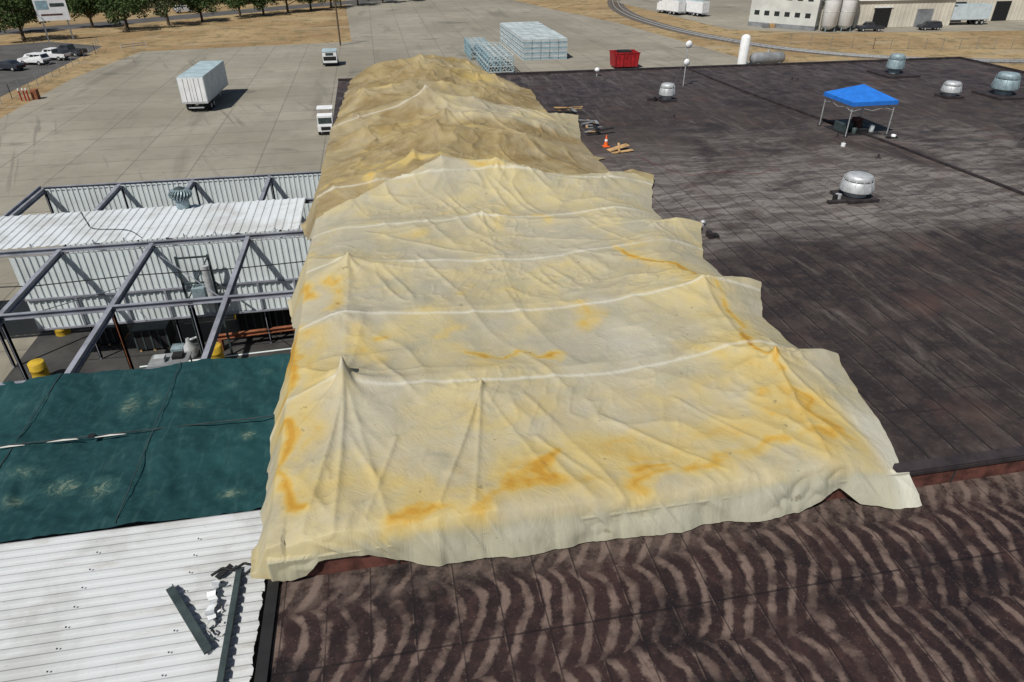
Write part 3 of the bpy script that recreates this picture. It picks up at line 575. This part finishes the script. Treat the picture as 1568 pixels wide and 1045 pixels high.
for z,r in((3.3,.30),(1.9,.28)):
    mb.lathe((0.05,-.1,z),[(.04,-r*.2),(r*.7,-r*.1),(r,r*.15),(r*.9,r*.25),(.05,r*.3)],MWHITE,16,axis='y')
mb.tube([(0,0,2.6),(.7,.5,0)],.01,MWALLG);mb.tube([(0,0,2.6),(-.7,.4,0)],.01,MWALLG); mb.obj('antenna_mast',loc=(25.7,57.3,8))
mb=MB(); mb.cyl((0,0,0),.05,.4,MGALV,8); mb.lathe((0,0,.35),[(.02,0),(.16,.05),(.24,.16),(.2,.32),(.05,.4)],MWHITE,14); mb.obj('globe_light',loc=(19.7,62.8,8))
random.seed(77)
for i in range(7):
    mb=MB(); mb.cyl((0,0,0),.05,random.uniform(.2,.35),MCURB,8); mb.lathe((0,0,.0),[(.2,0),(.12,.06)],MCURB,10); mb.obj('roof_pipe_vent',loc=(random.uniform(16,56),random.uniform(33,62),8.002))
# canopy tent
T=MB(); cx,cy=31.2,41.6
leg=[(29.7,40.1),(32.7,40.1),(29.7,43.1),(32.7,43.1)]
for x,y in leg:
    T.beam((x,y,8.01),(x,y,10.25),.045,.045,MGALV); T.box(x-.12,x+.12,y-.12,y+.12,8.003,8.03,MBLK)
E=1.62; vs=[(cx-E,cy-E,10.2),(cx+E,cy-E,10.2),(cx+E,cy+E,10.2),(cx-E,cy+E,10.2),(cx,cy,10.95),(cx-E,cy-E,9.95),(cx+E,cy-E,9.95),(cx+E,cy+E,9.95),(cx-E,cy+E,9.95)]
T.add(vs,[(0,1,4),(1,2,4),(2,3,4),(3,0,4),(5,6,1,0),(6,7,2,1),(7,8,3,2),(8,5,0,3)],MBLUE)
for a,b in((0,1),(2,3),(0,2),(1,3)):
    p=leg[a];q=leg[b];m_=((p[0]+q[0])/2,(p[1]+q[1])/2)
    for s1,s2 in((p,m_),(m_,q)):
        T.beam((s1[0],s1[1],9.95),(s2[0],s2[1],9.6),.025,.025,MGALV);T.beam((s1[0],s1[1],9.6),(s2[0],s2[1],9.95),.025,.025,MGALV)
T.obj('canopy_tent')
mb=MB(); mb.box(-1.35,1.35,-1.3,1.2,.003,.03,MBLK); mb.box(-1.1,-.3,-.4,.5,.035,.55,MDSTEEL); mb.box(0,.5,-.2,.3,.035,.8,MFASC); mb.lathe((.9,-.7,.035),[(.16,0),(.18,.4),(.15,.42)],MGALV,12); mb.lathe((-.5,-.9,.035),[(.14,0),(.16,.35),(.12,.37)],MDSTEEL,12); mb.box(-.2,.4,-1.1,-.7,.035,.3,MBLK); mb.obj('work_gear',loc=(31.2,41.6,8.0))
mb=MB(); mb.box(-.35,.35,-.15,.15,0,.1,MBLK); mb.lathe((.1,0,.1),[(.15,0),(.15,.12),(.02,.15)],MWHITE,10); mb.obj('coiled_hose',loc=(32.5,39.3,8.003))
mb=MB(); mb.cyl((0,0,0),.14,.18,MWHITE,10); mb.cyl((0,0,.18),.03,.1,MGALV,6); mb.obj('paint_bucket',loc=(28.3,38.2,8.0))
def lumber(name,x,y,n,L,sp,seed):
    random.seed(seed); mb=MB()
    for i in range(n):
        a=random.uniform(-.5,.5)+(math.pi/2 if random.random()<.25 else 0); l=L*random.uniform(.4,1); px=random.uniform(-sp,sp);py=random.uniform(-sp,sp)
        mb.beam((px-l/2*math.cos(a),py-l/2*math.sin(a),.04+.05*i),(px+l/2*math.cos(a),py+l/2*math.sin(a),.05+.05*i+random.uniform(0,.05)),random.choice([.09,.14,.2]),.045,random.choice([MWOOD,MWOOD,MWALLG,MBLK]))
    mb.obj(name,loc=(x,y,8.0))
lumber('lumber_pile',13.4,49.2,10,2.2,.6,1); lumber('lumber_pile',14.0,44.0,7,1.4,.5,2); lumber('lumber_pile',14.2,46.2,6,1.4,.5,4)
mb=MB(); mb.beam((-.7,.1,.05),(.6,.3,.3),.5,.03,MWOOD); mb.beam((-.6,-.4,.04),(.8,-.1,.08),.3,.03,MWOOD); mb.beam((-.2,-.5,.1),(.1,.6,.34),.12,.04,MWOOD); mb.obj('plywood_scrap',loc=(14.2,39.7,8.003))
mb=MB(); mb.box(-.2,.2,-.2,.2,0,.03,MORG); mb.lathe((0,0,.03),[(.15,0),(.10,.25),(.03,.65),(.02,.68)],MORG,12); mb.lathe((0,0,.33),[(.103,0),(.08,.12)],MWHITE,12); mb.obj('traffic_cone',loc=(13.7,40.9,8.003))
mb=MB(); P=cat([(14.9,38.5),(15.5,36.4),(16.8,34.5),(18.5,34.9),(20,34.2),(22,34.6)],6); mb.tube([(a,b+.15*math.sin(a*3),8.015) for a,b in P],.010,MCORD,5); mb.obj('extension_cord')

# ------------------------------------------------------------------ vehicles & yard
def wheel(mb,x,y,r,w=.25):
    mb.lathe((x-w/2,y,r),[(r*.9,0),(r,.03),(r,w-.03),(r*.9,w)],MBLK,14,axis='x'); mb.lathe((x-w/2-.01,y,r),[(r*.5,0),(r*.5,w+.02)],MGALV,10,axis='x')
def trailer(x,y,rz,L=11,W=2.7,h0=1.15,h1=4.1,name='semi_trailer',side=None):
    mb=MB(); s=side or MTRSIDE
    mb.box(-W/2,W/2,0,L,h0,h1,s); mb.box(-W/2+.03,W/2-.03,.03,L-.03,h1+.002,h1+.03,MTRAILROOF)
    for sx in(-1,1):
        n=14
        for i in range(n+1):
            a,b=(W/2+.001,W/2+.014) if sx>0 else (-W/2-.014,-W/2-.001)
            mb.box(a,b,i*L/n*.99,i*L/n*.99+.05,h0+.1,h1-.1,s)
        mb.box(*( (W/2+.015,W/2+.03) if sx>0 else (-W/2-.03,-W/2-.015)),0,L,h0-.05,h0+.08,MGALV)
    mb.box(-W/2+.06,-.02,-.04,-.003,h0+.12,h1-.12,MWHITE); mb.box(.02,W/2-.06,-.04,-.003,h0+.12,h1-.12,MWHITE)
    for a in(-.9,-.35,.35,.9): mb.beam((a,-.07,h0+.1),(a,-.07,h1-.1),.035,.035,MGALV)
    mb.box(-W/2,W/2,-.06,-.003,h0-.1,h0+.1,MGALV); mb.box(-.9,.9,-.02,.1,.5,.62,MGALV); mb.box(-.8,-.7,0,.1,.6,1.05,MBLK); mb.box(.7,.8,0,.1,.6,1.05,MBLK)
    mb.box(-.5,.5,.3,L-.4,h0-.25,h0-.003,MBLK)
    for yy in(1.4,2.7):
        for sx in(-1,1): wheel(mb,sx*(W/2-.3),yy,.52,.5)
        mb.beam((-W/2+.3,yy,.52),(W/2-.3,yy,.52),.1,.1,MBLK)
    for sx in(-.8,.8): mb.box(sx-.08,sx+.08,L-2.6,L-2.4,.02,h0-.26,MGALV)
    if name=='box_truck':
        mb.box(-W/2+.1,W/2-.1,L+.1,L+1.9,.7,2.3,MWHITE); mb.box(-W/2+.15,W/2-.15,L+.1,L+1.4,2.303,2.7,MWHITE); mb.box(-W/2+.2,W/2-.2,L+1.903,L+1.93,1.5,2.2,MGLASS)
        for sx in(-1,1): wheel(mb,sx*(W/2-.3),L+1.1,.48,.3)
    o=mb.obj(name,loc=(x,y,.012)); o.rotation_euler[2]=math.radians(rz); return o
trailer(-21.9,91.6,-3.0,11.3,3.0)
def car(x,y,rz,paint,kind='suv',name='parked_car'):
    mb=MB(); W=.92
    if kind=='suv': prof=[(-2.3,.45),(-2.35,.95),(-2.2,1.1),(-1.95,1.68),(-1.6,1.78),(.3,1.76),(.75,1.62),(1.25,1.12),(2.2,1.0),(2.35,.8),(2.35,.45)]
    elif kind=='sedan': prof=[(-2.25,.4),(-2.3,.85),(-2.1,1.0),(-1.5,1.05),(-.9,1.42),(.1,1.45),(.55,1.35),(1.15,1.0),(2.1,.88),(2.25,.7),(2.25,.4)]
    else: prof=[(-2.8,.5),(-2.8,1.08),(-.7,1.1),(-.6,1.75),(-.4,1.86),(.6,1.84),(.9,1.7),(1.35,1.2),(2.5,1.1),(2.65,.85),(2.65,.5)]
    k=len(prof); vs=[]
    for sx in(-1,1):
        for (yy,zz) in prof: vs.append((sx*W*(1.0 if zz<1.15 else .86),yy,zz))
    mb.add(vs,[tuple(range(k)),tuple(range(2*k-1,k-1,-1))]+[(i,k+i,k+(i+1)%k,(i+1)%k) for i in range(k)],paint)
    top=max(z for _,z in prof); ys_=[p[0] for p in prof if p[1]>top-.15]; a,b=min(ys_),max(ys_)
    for sx in(-1,1):
        for q0,q1 in((a+.02,(a+b)/2-.05),((a+b)/2+.05,b+.12)):
            xs=sorted((sx*W*.86,sx*(W*.86+.06))); mb.box(xs[0],xs[1],q0,q1,top-.52,top-.14,MGLASS)
    for i in range(k-1):
        (y0,z0),(y1,z1)=prof[i],prof[i+1]
        if min(z0,z1)>=.99 and abs(z1-z0)>.3 :
            n=Vector((0,-(z1-z0),(y1-y0))).normalized()
            if n.z<0:n=-n
            d=n*.02; w=W*.78
            mb.add([Vector((-w,y0*.9+y1*.1,z0*.9+z1*.1))+d,Vector((w,y0*.9+y1*.1,z0*.9+z1*.1))+d,Vector((w,y0*.1+y1*.9,z0*.1+z1*.9))+d,Vector((-w,y0*.1+y1*.9,z0*.1+z1*.9))+d],[(0,1,2,3)],MGLASS)
    if kind=='pickup': mb.box(-W+.12,W-.12,-2.7,-.8,1.09,1.115,MBLK)
    f=prof[-1][0]; 
    for yy in(-f*.62,f*.62):
        for sx in(-1,1): wheel(mb,sx*(W-.1),yy,.36,.26)
    mb.box(-W+.05,W-.05,prof[0][0]-.04,prof[0][0]+.0,.5,.68,MBLK); mb.box(-W+.05,-W+.3,prof[0][0]-.055,prof[0][0]-.01,.75,.9,MRED); mb.box(W-.3,W-.05,prof[0][0]-.055,prof[0][0]-.01,.75,.9,MRED)
    o=mb.obj(name,loc=(x,y,.01)); o.rotation_euler[2]=math.radians(rz); return o
PW=simple('white_car_paint',(0.7,0.71,0.72),.3,0,.05,1,.5);PD=simple('dark_car_paint',(0.03,0.035,0.045),.3,0,.1,1,.5);PS=simple('silver_car_paint',(0.35,0.38,0.42),.3,.3,.1,1,.5)
car(-56.5,126.5,70,PD,'sedan'); car(-54.5,131.3,70,PW,'suv'); car(-53.2,135.5,72,PW,'pickup','parked_pickup'); car(-52.0,139.5,72,PD,'pickup','parked_pickup')
car(-46.5,205,-60,PW,'suv')
mb=MB(); mb.box(-.85,.85,-1.5,1.5,.45,1.1,MWHITE); mb.box(-.8,.8,-1.45,-.2,1.103,2.1,MWHITE); mb.box(-.7,.7,-1.48,-1.453,1.3,1.9,MDSTEEL); mb.box(-.5,.5,-1.53,-1.503,.6,.95,MBLK)
for sx in(-.75,.75):
    for yy in(-.95,1.0): wheel(mb,sx,yy,.36,.25)
for sx in(-.75,.75):
    for yy in(.0,1.4): mb.beam((sx,yy,1.1),(sx,yy,2.5),.05,.05,MGALV)
mb.box(-.85,.85,-.15,1.5,2.5,2.56,MWHITE); mb.obj('utility_vehicle',loc=(-5.9,79.3,0.01))
mb=MB(); # generator trailer
mb.box(-1.1,1.1,-1.6,1.6,.55,2.2,MWHITE); mb.box(-1.0,1.0,-1.62,-1.603,.9,1.5,MBLK); mb.box(-.6,.6,-1.63,-1.603,1.65,2.05,MDSTEEL); mb.box(-1.15,1.15,-1.65,1.65,2.203,2.27,MTRAILROOF); mb.box(-1.15,1.15,-1.7,1.7,.4,.547,MBLK); mb.beam((0,1.7,.47),(0,3.0,.47),.1,.1,MBLK)
for sx in(-1.15,1.15): wheel(mb,sx,0,.38,.22)
mb.obj('generator_trailer',loc=(-7.0,122,0.01))
# pallet stacks
def stack(name,x0,x1,y0,y1,h,seed):
    random.seed(seed); mb=MB(); nx=max(1,int((x1-x0)/1.3)); ny=max(1,int((y1-y0)/1.5)); nz=max(2,int(h/.4)); sx=(x1-x0)/nx; sy=(y1-y0)/ny; sz=h/nz
    for i in range(nx):
        for j in range(ny):
            dz=random.uniform(-.05,.05)
            for k in range(nz):
                a=x0+i*sx+random.uniform(-.03,.03);b=y0+j*sy;c=.02+k*sz
                mb.box(a+.05,a+sx-.05,b+.05,b+sy-.05,c+.10,c+sz-.01+(dz+.06 if k==nz-1 else 0),MCRW if k%2 else MBLUEP)
                mb.box(a+.02,a+sx-.02,b+.02,b+sy-.02,c+.02,c+.07,MWHITE)
    mb.obj(name)
stack('crate_stack',24.6,32.2,120,143,3.2,3)
def rack(name,x0,x1,y0,y1,h):
    mb=MB(); n=7
    for i in range(n+1):
        y=y0+(y1-y0)*i/n
        for x in(x0,(x0+x1)/2,x1): mb.beam((x,y,.02),(x,y,h),.12,.12,MBLUEP)
        for z in(.5,1.3,2.1,h): mb.beam((x0,y,z),(x1,y,z),.10,.10,MCRW)
    for z in(.55,1.35,2.15,h+.05):
        for x in np.linspace(x0,x1,5): mb.beam((x,y0,z),(x,y1,z),.14,.07,MBLUEP if random.random()<.5 else MCRW)
    mb.obj(name)
rack('steel_rack',16.8,20.6,108,121,2.8); rack('steel_rack',16.0,19.2,122,130,2.4)
mb=MB(); mb.add([(-1.9,-1.2,.25),(1.9,-1.2,.25),(1.9,1.2,.25),(-1.9,1.2,.25),(-2.1,-1.3,2.3),(2.1,-1.3,2.3),(2.1,1.3,2.3),(-2.1,1.3,2.3)],[(0,3,2,1),(0,1,5,4),(1,2,6,5),(2,3,7,6),(3,0,4,7)],MRED)
for x in np.linspace(-1.8,1.8,7): mb.beam((x,-1.26,.3),(x,-1.36,2.25),.09,.08,MRED)
mb.box(-2.15,2.15,-1.38,-1.3,2.25,2.4,MRED); mb.box(-2.15,2.15,1.3,1.38,2.25,2.4,MRED); mb.box(-1.0,.9,-1,1,1.8,2.5,MBLK); mb.obj('red_dumpster',loc=(39.2,111,.02))
mb=MB(); mb.lathe((0,0,.1),[(.75,0),(.75,4.1),(.62,4.4),(.3,4.6),(.05,4.65)],MWHITE,20); mb.beam((.8,0,.1),(.8,0,4.3),.05,.05,MGALV); mb.beam((.85,-.4,.1),(.85,-.4,4.3),.05,.05,MGALV); mb.obj('vertical_tank',loc=(58.3,108.5,0))
mb=MB(); mb.lathe((-2.9,0,1.1),[(.1,0),(.7,.15),(.9,.5),(.9,5.3),(.7,5.65),(.1,5.8)],MWALLG,20,axis='x'); mb.box(-2,-1.7,-.9,.9,.02,.5,MWALLG); mb.box(1.7,2,-.9,.9,.02,.5,MWALLG); mb.cyl((0,0,2.0),.2,.3,MGALV,10); mb.obj('horizontal_tank',loc=(62.6,108.5,0))
def fence(pts,name,h=1.9):
    mb=MB()
    for a,b in zip(pts[:-1],pts[1:]):
        a=Vector(a);b=Vector(b);L=(b-a).length;n=max(1,int(L/3))
        for i in range(n+1): p=a+(b-a)*i/n; mb.beam((p.x,p.y,0),(p.x,p.y,h),.06,.06,MWALLG)
        mb.beam((a.x,a.y,h),(b.x,b.y,h),.035,.035,MWALLG); mb.beam((a.x,a.y,.1),(b.x,b.y,.1),.02,.02,MWALLG)
        for k in range(1,5): mb.beam((a.x,a.y,h*k/5),(b.x,b.y,h*k/5),.012,.012,MWALLG)
    mb.obj(name)
fence([(-47.2,60),(-47.4,104),(-48,140),(-49.5,147)],'chain_link_fence'); fence([(78,128),(90,120),(130,112),(220,108)],'chain_link_fence')
mb=MB(); 
for x in(-45.7,-45.2,-44.8): mb.cyl((x,102.6,0),.09,1.3,MRED,8); mb.cyl((x,102.6,1.3),.1,.25,MWHITE,8)
mb.box(-44.6,-43.9,103,103.9,.01,1.2,MRUST); mb.obj('gate_bollards')
mb=MB(); 
for z in(.6,1.0): mb.beam((-44.5,143,z),(-41.2,146,z),.06,.12,MGALV)
for t in(0,.5,1): mb.beam((-44.5+3.3*t,143+3*t,0),(-44.5+3.3*t,143+3*t,1.2),.1,.1,MGALV)
mb.obj('gate_barrier')
mb=MB(); 
for x in(-2.1,2.1): mb.beam((x,0,0),(x,0,8.0),.25,.25,MWALLG)
mb.box(-2.7,2.7,-.2,.2,3.6,7.6,MWHITE); mb.box(-2.4,-.4,-.22,-.203,5.6,7.1,MBLUEP); mb.box(-.1,2.3,-.22,-.203,6.0,6.6,MDSTEEL); mb.box(-2.0,1.6,-.22,-.203,4.5,4.8,MFASC); mb.obj('roadside_sign',loc=(-60,159,0)).rotation_euler[2]=.3
mb=MB(); mb.cyl((0,0,0),.15,9,MTRUNK,8); mb.beam((-1.1,0,8.3),(1.1,0,8.3),.12,.12,MTRUNK); mb.obj('utility_pole',loc=(-6.0,142.5,0))
mb=MB(); mb.cyl((0,0,0),.15,9,MTRUNK,8); mb.beam((-1.1,0,8.3),(1.1,0,8.3),.12,.12,MTRUNK); mb.obj('utility_pole',loc=(-7.5,212,0))

# ------------------------------------------------------------------ industrial buildings top right
I=empty('office_building')
ang=math.atan2(144.0-154.6,92.7-83.0); M=Matrix.Translation((83,154.6,0))@Matrix.Rotation(ang,4,'Z')
mb=MB(); L=14.4; mb.box(0,L,0,16,.02,8.5,MGREYW,M); mb.box(-.3,L+.3,-.3,16.3,8.503,8.9,MROOFL,M); mb.box(-.06,L+.06,-.06,16.06,.02,.9,MWALLG,M)
mb.obj('walls',I)
mb=MB()
for r in(2.4,5.6):
    for k in range(6): mb.box(1.0+k*2.2,2.1+k*2.2,-.05,-.003,r,r+.9,MGLASS,M)
for r in(2.4,5.6):
    for k in range(4): mb.box(L+.003,L+.05,1.5+k*3.6,2.7+k*3.6,r,r+.9,MGLASS,M)
mb.obj('windows',I)
W_=empty('distant_warehouse')
mb=MB(); mb.corr((94,146,0.05),(1,0,0),33,(0,0,1),5.4,1.0,.03,MBEIGE,lift=(0,-1,0)); mb.box(94,127,146.03,175,.05,5.4,MBEIGE)
mb.add([(93.5,145.6,5.45),(127.5,145.6,5.45),(127.5,160,8.2),(93.5,160,8.2),(93.5,175.5,5.45),(127.5,175.5,5.45)],[(0,1,2,3),(3,2,5,4),(0,3,4),(1,5,2)],MROOFL); mb.obj('shell',W_)
mb=MB(); mb.box(107.5,111.5,145.85,145.93,.05,4.0,MBLK); mb.box(102,103,145.85,145.93,.05,2.2,MGLASS); mb.box(118,122,145.85,145.93,.05,3.6,MWALLG); mb.box(107.2,111.8,145.8,145.93,4.003,4.25,MWHITE); mb.obj('doors',W_)
W2=empty('long_factory')
mb=MB(); mb.corr((128,152,0.05),(1,0,0),80,(0,0,1),6,1.0,.03,MBEIGE,lift=(0,-1,0)); mb.box(128,208,152.03,190,.05,6,MBEIGE)
mb.add([(127.5,151.6,6.05),(208,151.6,6.05),(208,171,9),(127.5,171,9),(127.5,190.5,6.05),(208,190.5,6.05)],[(0,1,2,3),(3,2,5,4),(0,3,4),(1,5,2)],MROOFL); mb.obj('shell',W2)
mb=MB()
for k in range(6): mb.box(131+k*12,135+k*12,151.85,151.93,.05,4.2,MBLK)
mb.obj('doors',W2)
for x in(95.2,98.9):
    mb=MB(); mb.lathe((0,0,1.2),[(.5,-.8),(1.6,0),(1.6,9.5),(1.3,10.1),(.2,10.5)],MWHITE,22)
    for i in range(4): a=i*math.pi/2+.7; mb.beam((1.4*math.cos(a),1.4*math.sin(a),0),(1.4*math.cos(a),1.4*math.sin(a),2.4),.18,.18,MGALVB)
    for z in(3.8,6,8.2): mb.lathe((0,0,z),[(1.62,0),(1.65,.04),(1.62,.08)],MGALV,22)
    mb.beam((1.75,0,1),(1.75,0,10.5),.1,.1,MGALVB); mb.obj('storage_silo',loc=(x,143.0,0))
trailer(137,147.5,88,12.5,2.7,name='semi_trailer'); trailer(80.5,172,20,6,2.4,.8,3.3,'box_truck',MWHITE); trailer(76,176,20,6,2.4,.8,3.3,'box_truck',MWHITE)
car(118,141,85,PD,'suv'); car(147,138.5,85,PD,'sedan'); car(104,141.5,80,PD,'pickup','parked_pickup')
mb=MB(); random.seed(8)
for i in range(9): mb.box(i*1.3,i*1.3+1.1,0,1.1,.02,random.uniform(.7,1.6),random.choice([MWOOD,MRUST,MBLUEP,MWALLG,MDSTEEL]))
mb.obj('stacked_goods',loc=(84.5,150,0))

# ------------------------------------------------------------------ trees
def tree_mesh(seed,h=7.5,r=3.0,leaf=MLEAF,nleaf=3600):
    random.seed(seed); rg=np.random.default_rng(seed); mb=MB()
    mb.lathe((0,0,0),[(.24,0),(.19,h*.18),(.15,h*.38),(.08,h*.6)],MTRUNK,8)
    cl=[]
    for i in range(11):
        a=i*2.4+random.random(); rr=r*random.uniform(.35,.85); z=h*random.uniform(.28,.80)
        cl.append((rr*math.cos(a),rr*math.sin(a),z,r*random.uniform(.28,.48))); mb.tube([(0,0,h*random.uniform(.15,.3)),(rr*.5*math.cos(a),rr*.5*math.sin(a),z*.8),(rr*math.cos(a),rr*math.sin(a),z)],.06,MTRUNK,5)
    cl.append((0,0,h*.80,r*.5));cl.append((0,0,h*.5,r*.55))
    vs=[];fs=[]
    for i in range(nleaf):
        c=cl[rg.integers(len(cl))]; d=rg.normal(size=3); d/=np.linalg.norm(d); q=c[3]*rg.uniform(.45,1.12); p=np.array([c[0],c[1],c[2]])+d*q*np.array([1,1,.8])
        a=rg.normal(size=3);a/=np.linalg.norm(a);b=np.cross(a,rg.normal(size=3));b/=np.linalg.norm(b); s=rg.uniform(.10,.24)
        o=len(vs); vs+= [tuple(p+a*s),tuple(p+b*s*.6),tuple(p-a*s),tuple(p-b*s*.6)]; fs.append((o,o+1,o+2,o+3))
    mb.add(vs,fs,leaf); me=D.meshes.new('tree'); me.from_pydata(mb.v,[],mb.f)
    for m in mb.mats: me.materials.append(m)
    me.polygons.foreach_set('material_index',mb.mi); return me
TM=[tree_mesh(1,6.8,3.3),tree_mesh(2,6.4,3.5),tree_mesh(3,7.4,3.4,MLEAF2),tree_mesh(5,6.0,3.2)]
random.seed(11)
def tree(x,y,s,k,name='shade_tree'):
    o=D.objects.new(name,TM[k]); o.location=(x,y,0); o.scale=(s*1.05,s*1.05,s); o.rotation_euler[2]=random.uniform(0,6.28); COL.objects.link(o)
for i,(x,y,s) in enumerate([(-67,160,1.4),(-51.5,173,1.35),(-44.5,179,1.3),(-38.5,185,1.3),(-31,192,1.35),(-26,196,1.25),(-20.5,200,1.3),(-15,204,1.2),(-10,209,1.15),(-3,215,1.1),(4,220,1.1),(13,226,1.1),(22,232,1.15),(-80,156,1.3),(-94,150,1.2),(-60,178,1.3),(-72,172,1.2)]): tree(x,y,s,i%4)
rg=np.random.default_rng(99); vs=[];fs=[]
P=[]
for i in range(170):
    t=rg.uniform(0,1); P.append((-150+t*230+rg.normal()*4, 168+t*98+abs(rg.normal())*14+8, rg.uniform(2.4,4.2)))
for (x,y,r) in P:
    for j in range(480):
        d=rg.normal(size=3);d/=np.linalg.norm(d);q=r*rg.uniform(.6,1.1);p=np.array([x,y,r*1.05])+d*q
        if p[2]<.1: continue
        a=rg.normal(size=3);a/=np.linalg.norm(a);b=np.cross(a,rg.normal(size=3));b/=np.linalg.norm(b);s=rg.uniform(.25,.5)
        o=len(vs);vs+=[tuple(p+a*s),tuple(p+b*s*.6),tuple(p-a*s),tuple(p-b*s*.6)];fs.append((o,o+1,o+2,o+3))
me=D.meshes.new('distant_trees');me.from_pydata(vs,[],fs);me.materials.append(MLEAF);o=D.objects.new('distant_trees',me);COL.objects.link(o)

# ------------------------------------------------------------------ light, sky, camera
sd=Vector((-.42,-.42,.80)).normalized()
L=D.lights.new('sun','SUN'); L.energy=4.6; L.angle=math.radians(.53); L.color=(1,.96,.895); lo=D.objects.new('sun',L); lo.rotation_euler=sd.to_track_quat('Z','Y').to_euler(); lo.location=(-30,-30,60); COL.objects.link(lo)
w=D.worlds.new('World'); SC.world=w; w.use_nodes=True; nt=w.node_tree; sk=nt.nodes.new('ShaderNodeTexSky'); sk.sky_type='NISHITA'; sk.sun_disc=False
sk.sun_elevation=math.asin(sd.z); sk.sun_rotation=math.atan2(sd.x,sd.y)%(2*math.pi); nt.links.new(sk.outputs[0],nt.nodes['Background'].inputs[0]); nt.nodes['Background'].inputs[1].default_value=.053
SC.view_settings.view_transform='Standard'; SC.view_settings.look='None'; SC.view_settings.exposure=0
cd=D.cameras.new('camera'); cd.lens=24; cd.sensor_width=36; cd.clip_end=6000; c=D.objects.new('camera',cd); c.location=(0,0,20); c.rotation_euler=(math.radians(58.4),0,math.radians(-10.7)); COL.objects.link(c); SC.camera=c
